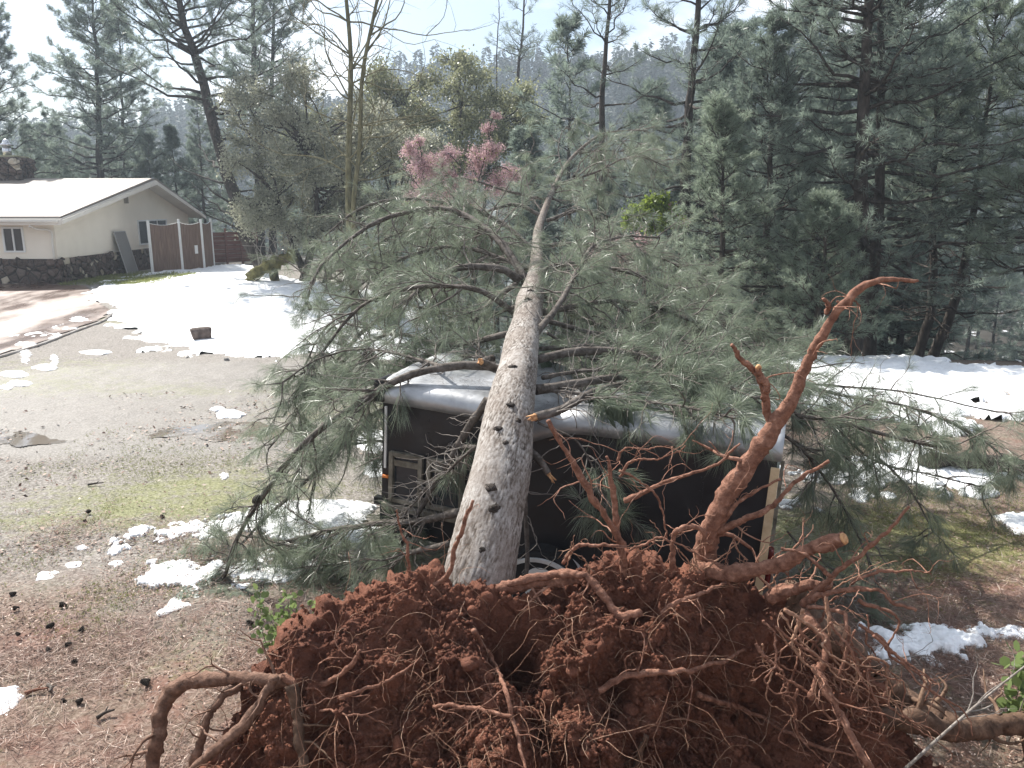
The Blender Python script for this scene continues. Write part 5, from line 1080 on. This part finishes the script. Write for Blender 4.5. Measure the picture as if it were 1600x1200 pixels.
lo_ = LM.build('leaf_litter', ml, None, False); tag(lo_, kind='stuff')
GM = Mesh()
for reg, n in (((-7, -1, 6.2, 13), 9000), ((3, 7, 6.5, 11), 6000), ((-19, -15, 33.2, 39.5), 2500)):
    p, r = scatter(n, reg, n + 1); big = reg[2] > 30
    V, f, t = needles(p - [0, 0, .02], np.tile([0, 0, 1.], (n, 1)), 3, .25 if big else .045, .02 if big else .005, .7, .3, r); GM.add(V, f, t)
tag(GM.build('grass', foliage('grass', (.09, .11, .03), (.27, .29, .10), .4, .5, .3, 1.5), None, False), kind='stuff')
# green saplings
def sapling(base, h, nst, label, seed, lsz, spread):
    r = np.random.default_rng(seed); o = empty('sapling', tuple(base)); tag(o, label, 'sapling'); W = Mesh(); pos = []
    for k in range(nst):
        top = np.array([r.normal() * spread, r.normal() * spread * .6, h * r.uniform(.6, 1)]); q = spline([(0, 0, 0), top * .5 + r.normal(size=3) * .03, top], 10); W.tube(q, np.linspace(.006, .002, 10), 5, .6)
        for i in range(3, 10):
            for z_ in range(5): pos.append(q[i] + r.normal(size=3) * .03)
    W.build('stem', M_twig, o); pos = np.array(pos); n = len(pos); d = nrm(runit(n, r) + [0, -.2, .3]); u = nrm(np.cross(d, runit(n, r))); s_ = (lsz * r.uniform(.6, 1.2, n))[:, None]
    V = np.stack([pos, pos + d * s_ * .3 + u * s_ * .42, pos + d * s_ * .75 + u * s_ * .38, pos + d * s_, pos + d * s_ * .75 - u * s_ * .38, pos + d * s_ * .3 - u * s_ * .42], 1).reshape(-1, 3)
    mesh_obj('leaves', V, np.arange(n * 6).reshape(-1, 6), M_sap, o, False, {'tone': np.repeat(r.uniform(0, 1, n), 6)})
pb_ = P(478, 990, 5.6); pb_[2] = gz(pb_); sapling(pb_, 1.02, 5, 'round leaved pale green sapling left of the red root plate', 61, .055, .16)
pb_ = P(436, 1000, 5.7); pb_[2] = gz(pb_); sapling(pb_, .72, 4, 'shorter pale green sapling farther left of the red root plate', 62, .055, .12)
pb_ = P(1585, 1090, 4.9); pb_[2] = gz(pb_); sapling(pb_, .85, 3, 'leafy bright green sapling at the right edge beside old snow', 63, .085, .12)
# dead sticks by the hole at lower right
for px, py, a, ln_, m_, lab in [(58, 1086, .3, .16, M_root, 'short broken reddish stick beside the lower left snow'), (78, 1082, -.9, .14, M_pale, 'pale forked wood chip by the reddish stick at lower left'), (166, 1122, .7, .12, M_bark, 'small dark stick on the leaf litter at lower left'), (150, 760, .2, .2, M_bark, 'thin dark twig on the mossy gravel at left')]:
    o = empty('dead_stick', tuple(G(px, py, .03)), (0, 0, a)); tag(o, lab, 'stick'); W = Mesh(); W.tube(spline([(-ln_ / 2, 0, 0), (0, .012, .01), (ln_ / 2, -.01, .02)], 8), np.linspace(.016, .007, 8), 7, .4); W.tube([(0, .01, .01), (.03, .05, .03)], [.008, .003], 5, .4); W.build('stick', m_, o)
r = np.random.default_rng(71)
for k, (a, b_, lab) in enumerate([((1400, 1215, 4.2), (1640, 1010, 4.3), 'long pale stick slanting up across the lower right corner'), ((1385, 1160, 4.6), (1360, 950, 4.7), None), ((1300, 1120, 5.6), (1450, 1000, 5.9), 'thin grey twig lying over the old snow at right'), ((1420, 1085, 5.2), (1570, 1060, 5.3), 'forked dead stick on the ground below the old snow')]):
    if lab is None: continue
    A, B2 = P(*a), P(*b_)
    if k: A[2] = gz(A) + .05; B2[2] = gz(B2) + .10
    o = empty('dead_stick', tuple(A)); tag(o, lab, 'stick'); W = Mesh(); q = spline([A * 0, (B2 - A) * .5 + r.normal(size=3) * .05, B2 - A], 14); W.tube(q, np.linspace(.012, .004, 14), 5, .8)
    for z_ in range(4): rec_branch(W, q[int(r.integers(4, 13))], nrm((B2 - A) + r.normal(size=3) * .6), .3, .005, 1, r, 0, 2, .2, 4, .8)
    W.build('stick', M_twig, o)

# ================================================================== HAZE
bm = bmesh.new(); add_box(bm, (30, 150, 30), (900, 460, 180)); hz = bmesh.ops.recalc_face_normals(bm, faces=bm.faces)
m = bpy.data.materials.new('haze'); m.use_nodes = True; m.node_tree.nodes.clear()
pv = m.node_tree.nodes.new('ShaderNodeVolumePrincipled'); pv.inputs['Color'].default_value = (.74, .86, 1, 1); pv.inputs['Density'].default_value = .0010; pv.inputs['Anisotropy'].default_value = .35
mo = m.node_tree.nodes.new('ShaderNodeOutputMaterial'); m.node_tree.links.new(pv.outputs[0], mo.inputs['Volume'])
tag(bm_obj('haze', bm, m), kind='stuff')
